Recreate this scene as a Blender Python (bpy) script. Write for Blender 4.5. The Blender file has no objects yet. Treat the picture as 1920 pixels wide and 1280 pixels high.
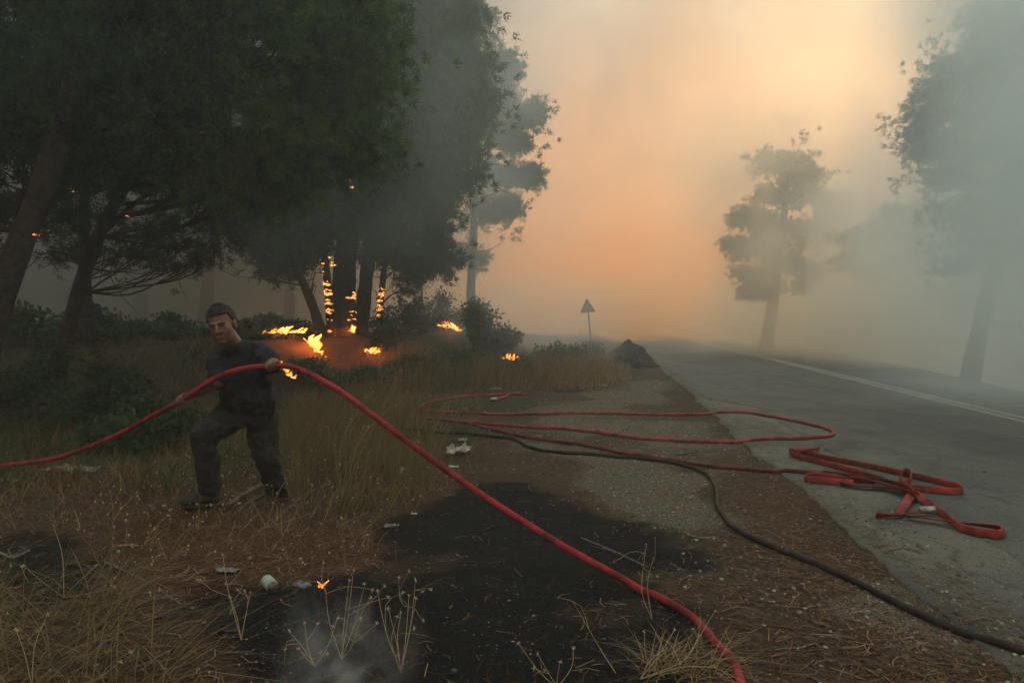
import bpy, bmesh, math, random
import numpy as np
from mathutils import Vector, Matrix

# ------------------------------------------------------------------ camera, light, exposure
scene = bpy.context.scene
COL = scene.collection
CAM_H = 1.45
F = 1280.0                                   # focal length in photo pixels (1920 wide)
PITCH = math.atan(41.0 / 1280.0)             # horizon lies 41 px above the middle
cam_data = bpy.data.cameras.new("camera")
cam_data.sensor_fit = 'HORIZONTAL'
cam_data.sensor_width = 36.0
cam_data.lens = 24.0
cam_data.clip_start = 0.05
cam_data.clip_end = 2000.0
cam = bpy.data.objects.new("camera", cam_data)
COL.objects.link(cam)
cam.location = (0, 0, CAM_H)
cam.rotation_euler = (math.pi / 2 - PITCH, 0, 0)
scene.camera = cam

SUN_EL, SUN_AZ = math.radians(24), math.radians(31)      # azimuth to the right of +Y
sun_dir = Vector((math.sin(SUN_AZ) * math.cos(SUN_EL), math.cos(SUN_AZ) * math.cos(SUN_EL), math.sin(SUN_EL)))

world = bpy.data.worlds.new("World")
scene.world = world
world.use_nodes = True
wn, wl = world.node_tree.nodes, world.node_tree.links
wn.clear()
def N(nodes, kind, **kw):
    n = nodes.new(kind)
    for k, v in kw.items():
        if k == 'op': n.operation = v
        elif k.startswith('i_'): n.inputs[int(k[2:])].default_value = v
        else: setattr(n, k, v)
    return n
def ramp(nodes, stops, interp='LINEAR'):
    r = nodes.new('ShaderNodeValToRGB')
    r.color_ramp.interpolation = interp
    e = r.color_ramp.elements
    while len(e) < len(stops): e.new(0.5)
    for k, (p, c) in enumerate(stops):
        e[k].position = p
        e[k].color = (*c, 1) if len(c) == 3 else c
    return r
def mixc(nodes, links, fac, a, b, blend='MIX'):
    m = nodes.new('ShaderNodeMix'); m.data_type = 'RGBA'; m.blend_type = blend
    for sock, v in ((m.inputs[0], fac), (m.inputs[6], a), (m.inputs[7], b)):
        if isinstance(v, (int, float)): sock.default_value = v
        elif isinstance(v, tuple): sock.default_value = (*v, 1) if len(v) == 3 else v
        else: links.new(v, sock)
    return m.outputs[2]

w_out = N(wn, 'ShaderNodeOutputWorld')
sky = N(wn, 'ShaderNodeTexSky', sky_type='NISHITA', sun_disc=False, sun_elevation=SUN_EL, sun_rotation=SUN_AZ,
        dust_density=6.0, air_density=2.0)
bg_sky = N(wn, 'ShaderNodeBackground'); bg_sky.inputs[1].default_value = 0.06
wl.new(sky.outputs[0], bg_sky.inputs[0])
# the smoke pall that fills the sky: orange low down, pale grey higher, billowing
tc = N(wn, 'ShaderNodeTexCoord')
sep = N(wn, 'ShaderNodeSeparateXYZ'); wl.new(tc.outputs['Generated'], sep.inputs[0])
mr = N(wn, 'ShaderNodeMapRange'); mr.inputs[1].default_value = -0.1; mr.inputs[2].default_value = 1.0
wl.new(sep.outputs[2], mr.inputs[0])
nz = N(wn, 'ShaderNodeTexNoise'); nz.inputs['Scale'].default_value = 3.2; nz.inputs['Detail'].default_value = 3.5
nz.inputs['Roughness'].default_value = 0.48; nz.inputs['Distortion'].default_value = 0.5
wl.new(tc.outputs['Generated'], nz.inputs['Vector'])
nsub = N(wn, 'ShaderNodeMath', op='SUBTRACT'); wl.new(nz.outputs[0], nsub.inputs[0]); nsub.inputs[1].default_value = 0.5
nmul = N(wn, 'ShaderNodeMath', op='MULTIPLY_ADD'); wl.new(nsub.outputs[0], nmul.inputs[0]); nmul.inputs[1].default_value = 0.28
wl.new(mr.outputs[0], nmul.inputs[2])
pall = ramp(wn, [(0.0, (0.74, 0.265, 0.07)), (0.13, (0.77, 0.285, 0.09)), (0.25, (0.63, 0.27, 0.12)), (0.38, (0.50, 0.285, 0.165)), (0.50, (0.45, 0.35, 0.27)), (0.70, (0.80, 0.88, 0.86)), (1.0, (1.14, 1.38, 1.39))])
wl.new(nmul.outputs[0], pall.inputs[0])
nz2 = N(wn, 'ShaderNodeTexNoise'); nz2.inputs['Scale'].default_value = 4.2; nz2.inputs['Detail'].default_value = 4.0
nz2.inputs['Distortion'].default_value = 0.8
wl.new(tc.outputs['Generated'], nz2.inputs['Vector'])
shade = ramp(wn, [(0.37, (0.70, 0.75, 0.80)), (0.63, (1.22, 1.15, 1.05))])
wl.new(nz2.outputs[0], shade.inputs[0])
pall_c = mixc(wn, wl, 1.0, pall.outputs[0], shade.outputs[0], 'MULTIPLY')
# the sun's glow through the smoke
dot = N(wn, 'ShaderNodeVectorMath', op='DOT_PRODUCT'); wl.new(tc.outputs['Generated'], dot.inputs[0]); dot.inputs[1].default_value = sun_dir
dmax = N(wn, 'ShaderNodeMath', op='MAXIMUM'); wl.new(dot.outputs['Value'], dmax.inputs[0]); dmax.inputs[1].default_value = 0
dpow = N(wn, 'ShaderNodeMath', op='POWER'); wl.new(dmax.outputs[0], dpow.inputs[0]); dpow.inputs[1].default_value = 22.0
pall_g = mixc(wn, wl, dpow.outputs[0], pall_c, (0.27, 0.185, 0.095), 'ADD')
bg_pall = N(wn, 'ShaderNodeBackground'); bg_pall.inputs[1].default_value = 1.0
wl.new(pall_g, bg_pall.inputs[0])
wmix = N(wn, 'ShaderNodeMixShader'); wmix.inputs[0].default_value = 0.9
wl.new(bg_sky.outputs[0], wmix.inputs[1]); wl.new(bg_pall.outputs[0], wmix.inputs[2]); wl.new(wmix.outputs[0], w_out.inputs[0])

sun_data = bpy.data.lights.new("sun", 'SUN')
sun_data.energy = 0.75
sun_data.angle = math.radians(25)
sun_data.color = (1.0, 0.82, 0.60)
sun = bpy.data.objects.new("sun", sun_data)
COL.objects.link(sun)
sun.rotation_euler = (-sun_dir).to_track_quat('-Z', 'Y').to_euler()
sun.location = (0, 0, 60)

scene.view_settings.view_transform = 'Standard'
scene.view_settings.look = 'None'
scene.view_settings.exposure = 0.27
scene.view_settings.gamma = 1.0
scene.view_settings.use_curve_mapping = False
scene.render.engine = 'CYCLES'
cy = scene.cycles
cy.use_denoising = True
cy.max_bounces = 12
cy.diffuse_bounces = 2
cy.glossy_bounces = 2
cy.volume_bounces = 10
cy.transparent_max_bounces = 64
cy.transmission_bounces = 2
cy.volume_step_rate = 3.0
cy.volume_max_steps = 128
cy.sample_clamp_indirect = 3.0
cy.use_adaptive_sampling = True
cy.adaptive_threshold = 0.045

# ------------------------------------------------------------------ helpers
rng = np.random.default_rng(7)
_cp, _sp = math.cos(PITCH), math.sin(PITCH)
def ray(px, py):
    a, b = (px - 960) / F, (640 - py) / F
    return Vector((a, _cp + b * _sp, -_sp + b * _cp))
def P(px, py, d):
    """photo pixel at forward distance d metres -> world point"""
    r = ray(px, py)
    return Vector((0, 0, CAM_H)) + r * (d / r.y)

def _h(ix, iy, seed):
    h = (ix.astype(np.int64) * 374761393 + iy.astype(np.int64) * 668265263 + seed * 974711) & 0xffffffff
    h = ((h ^ (h >> 13)) * 1274126177) & 0xffffffff
    return ((h ^ (h >> 16)) & 0xffff) / 65535.0
def vnoise(x, y, seed=0):
    x = np.asarray(x, float); y = np.asarray(y, float)
    ix, iy = np.floor(x), np.floor(y)
    fx, fy = x - ix, y - iy
    fx = fx * fx * (3 - 2 * fx); fy = fy * fy * (3 - 2 * fy)
    a = _h(ix, iy, seed); b = _h(ix + 1, iy, seed); c = _h(ix, iy + 1, seed); d = _h(ix + 1, iy + 1, seed)
    return (a * (1 - fx) + b * fx) * (1 - fy) + (c * (1 - fx) + d * fx) * fy
def fbm(x, y, seed=0, oct=4):
    v = 0; a = 0.5
    for k in range(oct):
        v = v + a * vnoise(np.asarray(x) * 2 ** k, np.asarray(y) * 2 ** k, seed + k * 17); a *= 0.5
    return v
def ss(a, b, x):
    t = np.clip((np.asarray(x, float) - a) / (b - a), 0, 1)
    return t * t * (3 - 2 * t)

# road layout: straight, heading 7.8 degrees right, bending left far off
def x_left(y):
    y = np.asarray(y, float)
    return 1.636 + 0.1375 * y - 0.006 * np.maximum(0, y - 50) ** 2
RIGHT_Y = [-40, 5, 13, 18.4, 28, 43, 60, 300]
RIGHT_S = [6.4, 6.4, 6.45, 7.2, 8.3, 8.2, 7.6, 7.6]
def s_right(y): return np.interp(y, RIGHT_Y, RIGHT_S)
def road_crown(x, y):
    s = x - x_left(y)
    return 0.05 * (1 - ((np.clip(s, 0, 7) - 3.6) / 3.6) ** 2)
def hgt(x, y):
    """terrain height"""
    x = np.asarray(x, float); y = np.asarray(y, float)
    s = x - x_left(y)
    y0 = 8.0 + 4.7 * ss(-5.6, -3.0, x)
    top = 1.08 - 0.62 * ss(-2.2, 1.0, x)
    z = top * ss(0, 1, (y - y0) / (4.4 + 9 * ss(-2.5, 0.5, x))) * ss(-0.6, -3.2, s)
    z = z + 0.35 * (fbm(x * 0.35, y * 0.35, 3, 3) - 0.45) * ss(-1.5, -4.0, s) * ss(5, 11, y)
    z = z + 0.10 * (fbm(x * 0.9, y * 0.9, 5, 3) - 0.45) * ss(-0.3, -1.5, s)
    z = z + 0.028 * (fbm(x * 5, y * 5, 9, 3) - 0.45) * ss(0.1, -0.5, s)
    sr = s_right(y)
    drop = ss(sr, sr + 4.0, s)
    z = z - 1.5 * drop + 0.5 * (fbm(x * 0.4, y * 0.4, 12, 3) - 0.5) * drop
    under = ss(0.02, 0.25, s) * ss(sr + 0.05, sr - 0.2, s)
    return z - 0.07 * under
def ov_s(y):
    """left edge of the newer asphalt layer, measured from the road edge"""
    y = np.asarray(y, float)
    return 0.12 + 0.68 * ss(12.5, 10.8, y) + 0.12 * (fbm(y * 1.3, y * 0 + 3, 21) - 0.5)
def road_z(x, y):
    return 0.018 + road_crown(x, y) * 0.6
def surf(x, y):
    s = x - x_left(y)
    on = (s > 0.06) & (s < s_right(y))
    z = np.where(on, np.maximum(road_z(x, y) + np.where(s > ov_s(y), 0.012, 0), hgt(x, y)), hgt(x, y))
    return z
def H(x, y): return float(surf(np.array([x]), np.array([y]))[0])
def G(px, py):
    """photo pixel -> point on the terrain or road"""
    r = ray(px, py); o = Vector((0, 0, CAM_H))
    t = 1.2
    ts = np.concatenate([np.arange(1.2, 12, 0.01), np.arange(12, 60, 0.05), np.arange(60, 200, 0.5)]) / r.y
    xs, ys, zs = r.x * ts, r.y * ts, CAM_H + r.z * ts
    below = np.nonzero(zs <= surf(xs, ys))[0]
    k = below[0] if len(below) else len(ts) - 1
    return Vector((xs[k], ys[k], float(surf(xs[k:k+1], ys[k:k+1])[0])))

# ---- mesh building
class MB:
    def __init__(s): s.v = []; s.f = []; s.n = 0
    def add(s, v, f):
        v = np.asarray(v, float).reshape(-1, 3)
        s.v.append(v); s.f += [tuple(i + s.n for i in q) for q in f]; s.n += len(v)
    def build(s, name, mat, parent=None, smooth=True):
        me = bpy.data.meshes.new(name)
        me.from_pydata(np.concatenate(s.v).tolist(), [], s.f); me.update()
        return finish(me, name, mat, parent, smooth)
def finish(me, name, mat, parent=None, smooth=True):
    if smooth: me.polygons.foreach_set('use_smooth', np.ones(len(me.polygons), bool))
    if mat: me.materials.append(mat)
    o = bpy.data.objects.new(name, me); COL.objects.link(o)
    if parent: attach(o, parent)
    return o
def attach(o, parent):
    o.parent = parent
    o.matrix_parent_inverse = Matrix.Translation(parent_world(parent)).inverted()
def parent_world(p):
    return Vector((0, 0, 0)) if p.parent else Vector(p.location)     # parts are modelled in place, at the origin
def soup(name, verts, nper, mat, parent=None, attrs=None, smooth=False, faces=None):
    """many equal polygons at once: verts (n*nper,3), or verts plus an int array of faces"""
    verts = np.ascontiguousarray(verts, dtype=np.float32).reshape(-1, 3)
    if faces is None: faces = np.arange(len(verts), dtype=np.int32).reshape(-1, nper)
    faces = np.ascontiguousarray(faces, dtype=np.int32)
    me = bpy.data.meshes.new(name)
    me.vertices.add(len(verts)); me.vertices.foreach_set('co', verts.ravel())
    me.loops.add(faces.size); me.loops.foreach_set('vertex_index', faces.ravel())
    me.polygons.add(len(faces)); me.polygons.foreach_set('loop_start', np.arange(0, faces.size, faces.shape[1], dtype=np.int32))
    me.update(calc_edges=True)
    for k, a in (attrs or {}).items():
        at = me.attributes.new(k, 'FLOAT', 'POINT'); at.data.foreach_set('value', np.ascontiguousarray(a, dtype=np.float32))
    return finish(me, name, mat, parent, smooth)
def spline(pts, n):
    p = np.array([tuple(q) for q in pts], float)
    q = np.concatenate([[2 * p[0] - p[1]], p, [2 * p[-1] - p[-2]]])
    seg = np.linalg.norm(np.diff(p, axis=0), axis=1); cum = np.concatenate([[0], np.cumsum(seg)])
    out = []
    for t in np.linspace(0, cum[-1], n):
        k = min(np.searchsorted(cum, t, 'right') - 1, len(p) - 2); u = (t - cum[k]) / max(seg[k], 1e-9)
        a, b, c, d = q[k:k + 4]
        out.append(0.5 * (2 * b + (c - a) * u + (2 * a - 5 * b + 4 * c - d) * u ** 2 + (3 * b - a - 3 * c + d) * u ** 3))
    return np.array(out)
def frames(path):
    t = np.gradient(path, axis=0); t /= np.linalg.norm(t, axis=1)[:, None] + 1e-12
    up = np.array([0, 0, 1.0]) if abs(t[0][2]) < 0.9 else np.array([1.0, 0, 0])
    a = np.zeros_like(t); b = np.zeros_like(t)
    u = up
    for k in range(len(t)):
        u = u - t[k] * np.dot(u, t[k]); u /= np.linalg.norm(u) + 1e-12
        a[k] = np.cross(t[k], u); b[k] = u
    return t, a, b
def tube(path, rad, n=8, jitter=0, seed=0, caps=True):
    path = np.asarray(path, float); m = len(path)
    rad = np.broadcast_to(np.asarray(rad, float), (m,))
    t, a, b = frames(path)
    th = np.arange(n) * 2 * math.pi / n
    R = rad[:, None] * np.ones(n)[None]
    if jitter:
        r_ = np.random.default_rng(seed); R = R * (1 + jitter * (r_.random((m, n)) - 0.5))
    v = path[:, None, :] + R[:, :, None] * (np.cos(th)[None, :, None] * a[:, None, :] + np.sin(th)[None, :, None] * b[:, None, :])
    f = [(i * n + j, i * n + (j + 1) % n, (i + 1) * n + (j + 1) % n, (i + 1) * n + j) for i in range(m - 1) for j in range(n)]
    if caps: f += [tuple(range(n))[::-1], tuple((m - 1) * n + j for j in range(n))]
    return v.reshape(-1, 3), f
def box(c, size, rot=None):
    x, y, z = (s / 2 for s in size)
    v = np.array([(-x,-y,-z),(x,-y,-z),(x,y,-z),(-x,y,-z),(-x,-y,z),(x,-y,z),(x,y,z),(-x,y,z)])
    if rot is not None: v = v @ np.array(rot.to_3x3()).T
    return v + np.array(tuple(c)), [(0,3,2,1),(4,5,6,7),(0,1,5,4),(1,2,6,5),(2,3,7,6),(3,0,4,7)]
def ellipsoid(c, r, rot=None, nu=12, nv=8):
    vs = [(0, 0, -1)]
    for i in range(1, nv):
        ph = -math.pi / 2 + math.pi * i / nv
        for j in range(nu):
            th = 2 * math.pi * j / nu; vs.append((math.cos(ph) * math.cos(th), math.cos(ph) * math.sin(th), math.sin(ph)))
    vs.append((0, 0, 1))
    f = [(0, 1 + (j + 1) % nu, 1 + j) for j in range(nu)]
    for i in range(nv - 2):
        for j in range(nu):
            f.append((1 + i * nu + j, 1 + i * nu + (j + 1) % nu, 1 + (i + 1) * nu + (j + 1) % nu, 1 + (i + 1) * nu + j))
    L = len(vs) - 1
    f += [(L, L - nu + j, L - nu + (j + 1) % nu) for j in range(nu)]
    v = np.array(vs) * np.array(r)
    if rot is not None: v = v @ np.array(rot.to_3x3()).T
    return v + np.array(tuple(c)), f
def tag(o, label=None, cat=None, group=None, kind=None):
    for k, v in (('label', label), ('category', cat), ('group', group), ('kind', kind)):
        if v: o[k] = v
    return o
def thing(name, label, cat, loc=(0, 0, 0), group=None):
    o = bpy.data.objects.new(name, None); COL.objects.link(o); o.location = loc; o.empty_display_size = 0.1
    return tag(o, label, cat, group)
def in_poly(x, y, poly):
    inside = np.zeros(np.shape(x), bool); n = len(poly)
    for i in range(n):
        x1, y1 = poly[i][0], poly[i][1]; x2, y2 = poly[(i + 1) % n][0], poly[(i + 1) % n][1]
        c = ((y1 > y) != (y2 > y)) & (x < (x2 - x1) * (y - y1) / (y2 - y1 + 1e-12) + x1)
        inside ^= c
    return inside
def sdf_poly(x, y, poly):
    """signed distance in metres, negative inside"""
    d = np.full(np.shape(x), 1e9); n = len(poly)
    for i in range(n):
        a = poly[i]; b = poly[(i + 1) % n]
        ex, ey = b[0] - a[0], b[1] - a[1]
        t = np.clip(((x - a[0]) * ex + (y - a[1]) * ey) / (ex * ex + ey * ey + 1e-12), 0, 1)
        d = np.minimum(d, np.hypot(x - a[0] - t * ex, y - a[1] - t * ey))
    return np.where(in_poly(x, y, poly), -d, d)
def gpoly(pts): return [(G(*p).x, G(*p).y) for p in pts]

# ------------------------------------------------------------------ materials
MATS = {}
def mat(name, rough=0.9, spec=0.2):
    m = bpy.data.materials.new(name); m.use_nodes = True
    n, l = m.node_tree.nodes, m.node_tree.links
    b = n['Principled BSDF']; b.inputs['Roughness'].default_value = rough
    b.inputs['Specular IOR Level'].default_value = spec
    MATS[name] = m
    return m, n, l, b
def noise(n, l, scale, detail=4, rough=0.55, dist=0.0, vec=None):
    t = n.new('ShaderNodeTexNoise'); t.inputs['Scale'].default_value = scale; t.inputs['Detail'].default_value = detail
    t.inputs['Roughness'].default_value = rough; t.inputs['Distortion'].default_value = dist
    if vec is None:
        g = n.new('ShaderNodeNewGeometry'); vec = g.outputs['Position']
    l.new(vec, t.inputs['Vector'])
    return t.outputs[0]
def bump(n, l, b, h, strength=0.5, dist=0.02):
    k = n.new('ShaderNodeBump'); k.inputs['Strength'].default_value = strength; k.inputs['Distance'].default_value = dist
    l.new(h, k.inputs['Height']); l.new(k.outputs[0], b.inputs['Normal'])
def simple(name, c1, c2, scale=8, rough=0.9, spec=0.2, bmp=0.0, bd=0.01, lo=0.35, hi=0.65, detail=5):
    m, n, l, b = mat(name, rough, spec)
    t = noise(n, l, scale, detail)
    r = ramp(n, [(lo, c1), (hi, c2)]); l.new(t, r.inputs[0]); l.new(r.outputs[0], b.inputs['Base Color'])
    if bmp: bump(n, l, b, t, bmp, bd)
    return m
def attr_mat(name, stops, attr='tint', rough=0.8, spec=0.2, trans=0.0):
    m, n, l, b = mat(name, rough, spec)
    a = n.new('ShaderNodeAttribute'); a.attribute_name = attr
    r = ramp(n, stops); l.new(a.outputs['Fac'], r.inputs[0]); l.new(r.outputs[0], b.inputs['Base Color'])
    if trans:
        t = n.new('ShaderNodeBsdfTranslucent'); l.new(r.outputs[0], t.inputs[0])
        mx = n.new('ShaderNodeMixShader'); mx.inputs[0].default_value = trans
        l.new(b.outputs[0], mx.inputs[1]); l.new(t.outputs[0], mx.inputs[2]); l.new(mx.outputs[0], n['Material Output'].inputs[0])
    return m
M_bark = simple('bark', (0.022, 0.018, 0.015), (0.075, 0.058, 0.046), 14, bmp=0.9, bd=0.03)
M_char = simple('charred_bark', (0.012, 0.011, 0.010), (0.05, 0.043, 0.036), 16, bmp=0.9, bd=0.03)
M_needle = attr_mat('pine_needles', [(0.0, (0.016, 0.042, 0.022)), (0.5, (0.034, 0.080, 0.032)), (0.85, (0.075, 0.15, 0.04)), (1.0, (0.11, 0.165, 0.05))], trans=0.25)
M_needle_dry = attr_mat('scorched_needles', [(0.0, (0.035, 0.045, 0.025)), (0.6, (0.06, 0.065, 0.035)), (1.0, (0.12, 0.085, 0.045))], trans=0.2)
M_leaf = attr_mat('bush_leaves', [(0.0, (0.025, 0.05, 0.022)), (0.6, (0.045, 0.085, 0.032)), (1.0, (0.085, 0.11, 0.045))], trans=0.2)
M_grass = attr_mat('dry_grass_blades', [(0.0, (0.048, 0.074, 0.026)), (0.3, (0.108, 0.102, 0.042)), (0.6, (0.19, 0.125, 0.055)), (1.0, (0.33, 0.23, 0.112))], trans=0.25)
M_straw = attr_mat('straw_litter', [(0.0, (0.042, 0.019, 0.010)), (0.6, (0.10, 0.046, 0.021)), (1.0, (0.22, 0.14, 0.068))])
M_seed = simple('seed_heads', (0.28, 0.22, 0.13), (0.46, 0.38, 0.25), 60)
M_stone = attr_mat('pebbles', [(0.0, (0.06, 0.048, 0.036)), (0.5, (0.15, 0.128, 0.097)), (1.0, (0.36, 0.32, 0.255))])
# ------------------------------------------------------------------ ground
def axis(lo, hi, a, b, fine, growth):
    mid = list(np.arange(a, b + 1e-6, fine))
    out, st = [], fine
    x = b
    while x < hi: st *= growth; x += st; out.append(min(x, hi))
    left, st, x = [], fine, a
    while x > lo: st *= growth; x -= st; left.append(max(x, lo))
    return np.array(left[::-1] + mid + out)
POLY_BURN = gpoly([(715, 990), (780, 970), (850, 950), (900, 915), (960, 905), (1010, 930), (1100, 980), (1200, 985), (1285, 1030), (1275, 1060),
                   (1160, 1062), (1140, 1080), (1230, 1120), (1290, 1170), (1330, 1215), (1310, 1262), (1180, 1262), (1100, 1300), (540, 1300), (500, 1220), (470, 1185),
                   (360, 1150), (380, 1118), (450, 1102), (560, 1112), (640, 1085), (735, 1060), (745, 1015)])
POLY_BURN2 = gpoly([(0, 1000), (90, 990), (150, 1010), (180, 1060), (150, 1120), (60, 1140), (-60, 1120), (-80, 1010)])
POLY_GRAVEL = gpoly([(1180, 700), (1260, 715), (1340, 800), (1500, 930), (1720, 1100), (1960, 1275), (1500, 1290), (1330, 1130), (1150, 960), (1000, 860), (900, 790), (1000, 755)])
POLY_RED = gpoly([(180, 960), (420, 960), (600, 990), (730, 1000), (740, 1060), (600, 1090), (440, 1105), (330, 1110), (200, 1120)])
gx = axis(-100, 100, -4.5, 5.0, 0.04, 1.045)
gy = axis(-40, 100, 2.0, 8.0, 0.04, 1.035)
X, Y = np.meshgrid(gx, gy)
Z = hgt(X, Y)
nx, ny = len(gx), len(gy)
wob = 0.55 * (fbm(X * 3.2, Y * 3.2, 31, 4) - 0.47) + 0.12 * (vnoise(X * 16, Y * 16, 33) - 0.5)
burn = ss(0.30, -0.05, sdf_poly(X, Y, POLY_BURN) + wob * 0.8)
burn = np.maximum(burn, 0.85 * ss(0.1, -0.1, sdf_poly(X, Y, POLY_BURN2) + wob))
burn = burn * (1 - 0.45 * ss(0.56, 0.68, fbm(X * 2.1, Y * 2.1, 36, 4)))
S = X - x_left(Y)
burn = np.maximum(burn, 0.8 * ss(0.52, 0.64, fbm(X * 0.5, Y * 0.5, 41, 4)) * ss(9, 12, Y) * ss(-0.5, -2, S))
burn = np.maximum(burn, 0.7 * ss(0.0, 2.0, S - s_right(Y)))
gravel = np.clip(ss(0.5, -0.5, sdf_poly(X, Y, POLY_GRAVEL) + wob * 1.6), 0, 1) * (0.25 + 0.75 * ss(0.40, 0.58, fbm(X * 0.9, Y * 0.9, 55, 4)))
red = np.clip(np.maximum(ss(0.4, -0.3, sdf_poly(X, Y, POLY_RED) + wob), ss(0.62, 0.1, np.abs(S + 0.25)) * 0.6 * ss(0.3, 0.55, fbm(X * 1.6, Y * 1.2, 51)) * ss(9, 6, Y)), 0, 1)
green = ss(0.45, 0.6, fbm(X * 0.6, Y * 0.6, 61)) * ss(6, 8, Y) * ss(-1.0, -3, S)
idx = np.arange(nx * ny).reshape(ny, nx)
faces = np.stack([idx[:-1, :-1], idx[:-1, 1:], idx[1:, 1:], idx[1:, :-1]], -1).reshape(-1, 4)
m, n, l, b = mat('dirt_ground', 0.95, 0.12)
def att(name):
    a = n.new('ShaderNodeAttribute'); a.attribute_name = name; return a.outputs['Fac']
nf = noise(n, l, 26, 6, 0.65); nm = noise(n, l, 5, 5); nc = noise(n, l, 90, 3, 0.6)
r_d = ramp(n, [(0.3, (0.024, 0.015, 0.009)), (0.55, (0.066, 0.042, 0.025)), (0.75, (0.12, 0.083, 0.053))]); l.new(nf, r_d.inputs[0])
r_r = ramp(n, [(0.3, (0.034, 0.014, 0.007)), (0.55, (0.085, 0.038, 0.019)), (0.78, (0.135, 0.070, 0.038))]); l.new(nf, r_r.inputs[0])
r_g = ramp(n, [(0.34, (0.040, 0.030, 0.020)), (0.5, (0.105, 0.084, 0.058)), (0.68, (0.26, 0.215, 0.155))]); l.new(nc, r_g.inputs[0])
r_b = ramp(n, [(0.3, (0.004, 0.0038, 0.0036)), (0.6, (0.010, 0.0095, 0.009)), (0.78, (0.035, 0.029, 0.025))]); l.new(nf, r_b.inputs[0])
r_n = ramp(n, [(0.35, (0.0186, 0.0260, 0.0093)), (0.7, (0.0527, 0.0508, 0.0223))]); l.new(nf, r_n.inputs[0])
def edge(fac, nz_, amt=0.7, sharp=3.0):
    a = n.new('ShaderNodeMath'); a.operation = 'SUBTRACT'; l.new(nz_, a.inputs[0]); a.inputs[1].default_value = 0.5
    c = n.new('ShaderNodeMath'); c.operation = 'MULTIPLY_ADD'; l.new(a.outputs[0], c.inputs[0]); c.inputs[1].default_value = amt; l.new(fac, c.inputs[2])
    d = n.new('ShaderNodeMapRange'); l.new(c.outputs[0], d.inputs[0]); d.inputs[1].default_value = 0.5 - 0.5 / sharp; d.inputs[2].default_value = 0.5 + 0.5 / sharp
    return d.outputs[0]
c = mixc(n, l, edge(att('red'), nm, 1.2, 1.6), r_d.outputs[0], r_r.outputs[0])
c = mixc(n, l, edge(att('gravel'), nf, 1.3, 1.8), c, r_g.outputs[0])
c = mixc(n, l, edge(att('green'), nf, 1.0, 1.5), c, r_n.outputs[0])
c = mixc(n, l, edge(att('burn'), nf, 1.1, 1.5), c, r_b.outputs[0])
l.new(c, b.inputs['Base Color'])
add_ = n.new('ShaderNodeMath'); add_.operation = 'ADD'; l.new(nf, add_.inputs[0]); l.new(nc, add_.inputs[1])
bump(n, l, b, add_.outputs[0], 0.9, 0.03)
ground = soup('ground', np.stack([X, Y, Z], -1), 4, MATS['dirt_ground'], faces=faces, smooth=True,
              attrs=dict(burn=burn.ravel(), gravel=gravel.ravel(), red=red.ravel(), green=green.ravel()))
tag(ground, 'brown dirt and gravel verge with blackened burnt patches', kind='structure')

# ------------------------------------------------------------------ road
def strip(name, ys, s0, s1, ncol, lift, material, thick=0.05, frag=None):
    rows = []
    s0 = np.broadcast_to(s0, ys.shape); s1 = np.broadcast_to(s1, ys.shape)
    u = np.linspace(0, 1, ncol)
    xs = x_left(ys)[:, None] + s0[:, None] + (s1 - s0)[:, None] * u[None]
    yy = np.repeat(ys[:, None], ncol, 1)
    zz = road_z(xs, yy) + lift
    # skirts turned down along both edges
    xs = np.concatenate([xs[:, :1] - 0.012, xs, xs[:, -1:] + 0.012], 1); yy = np.concatenate([yy[:, :1], yy, yy[:, -1:]], 1)
    zz = np.concatenate([zz[:, :1] - thick, zz, zz[:, -1:] - thick], 1)
    k = ncol + 2
    idx = np.arange(len(ys) * k).reshape(len(ys), k)
    f = np.stack([idx[:-1, :-1], idx[:-1, 1:], idx[1:, 1:], idx[1:, :-1]], -1).reshape(-1, 4)
    return soup(name, np.stack([xs, yy, zz], -1), 4, material, faces=f, smooth=False)
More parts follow.
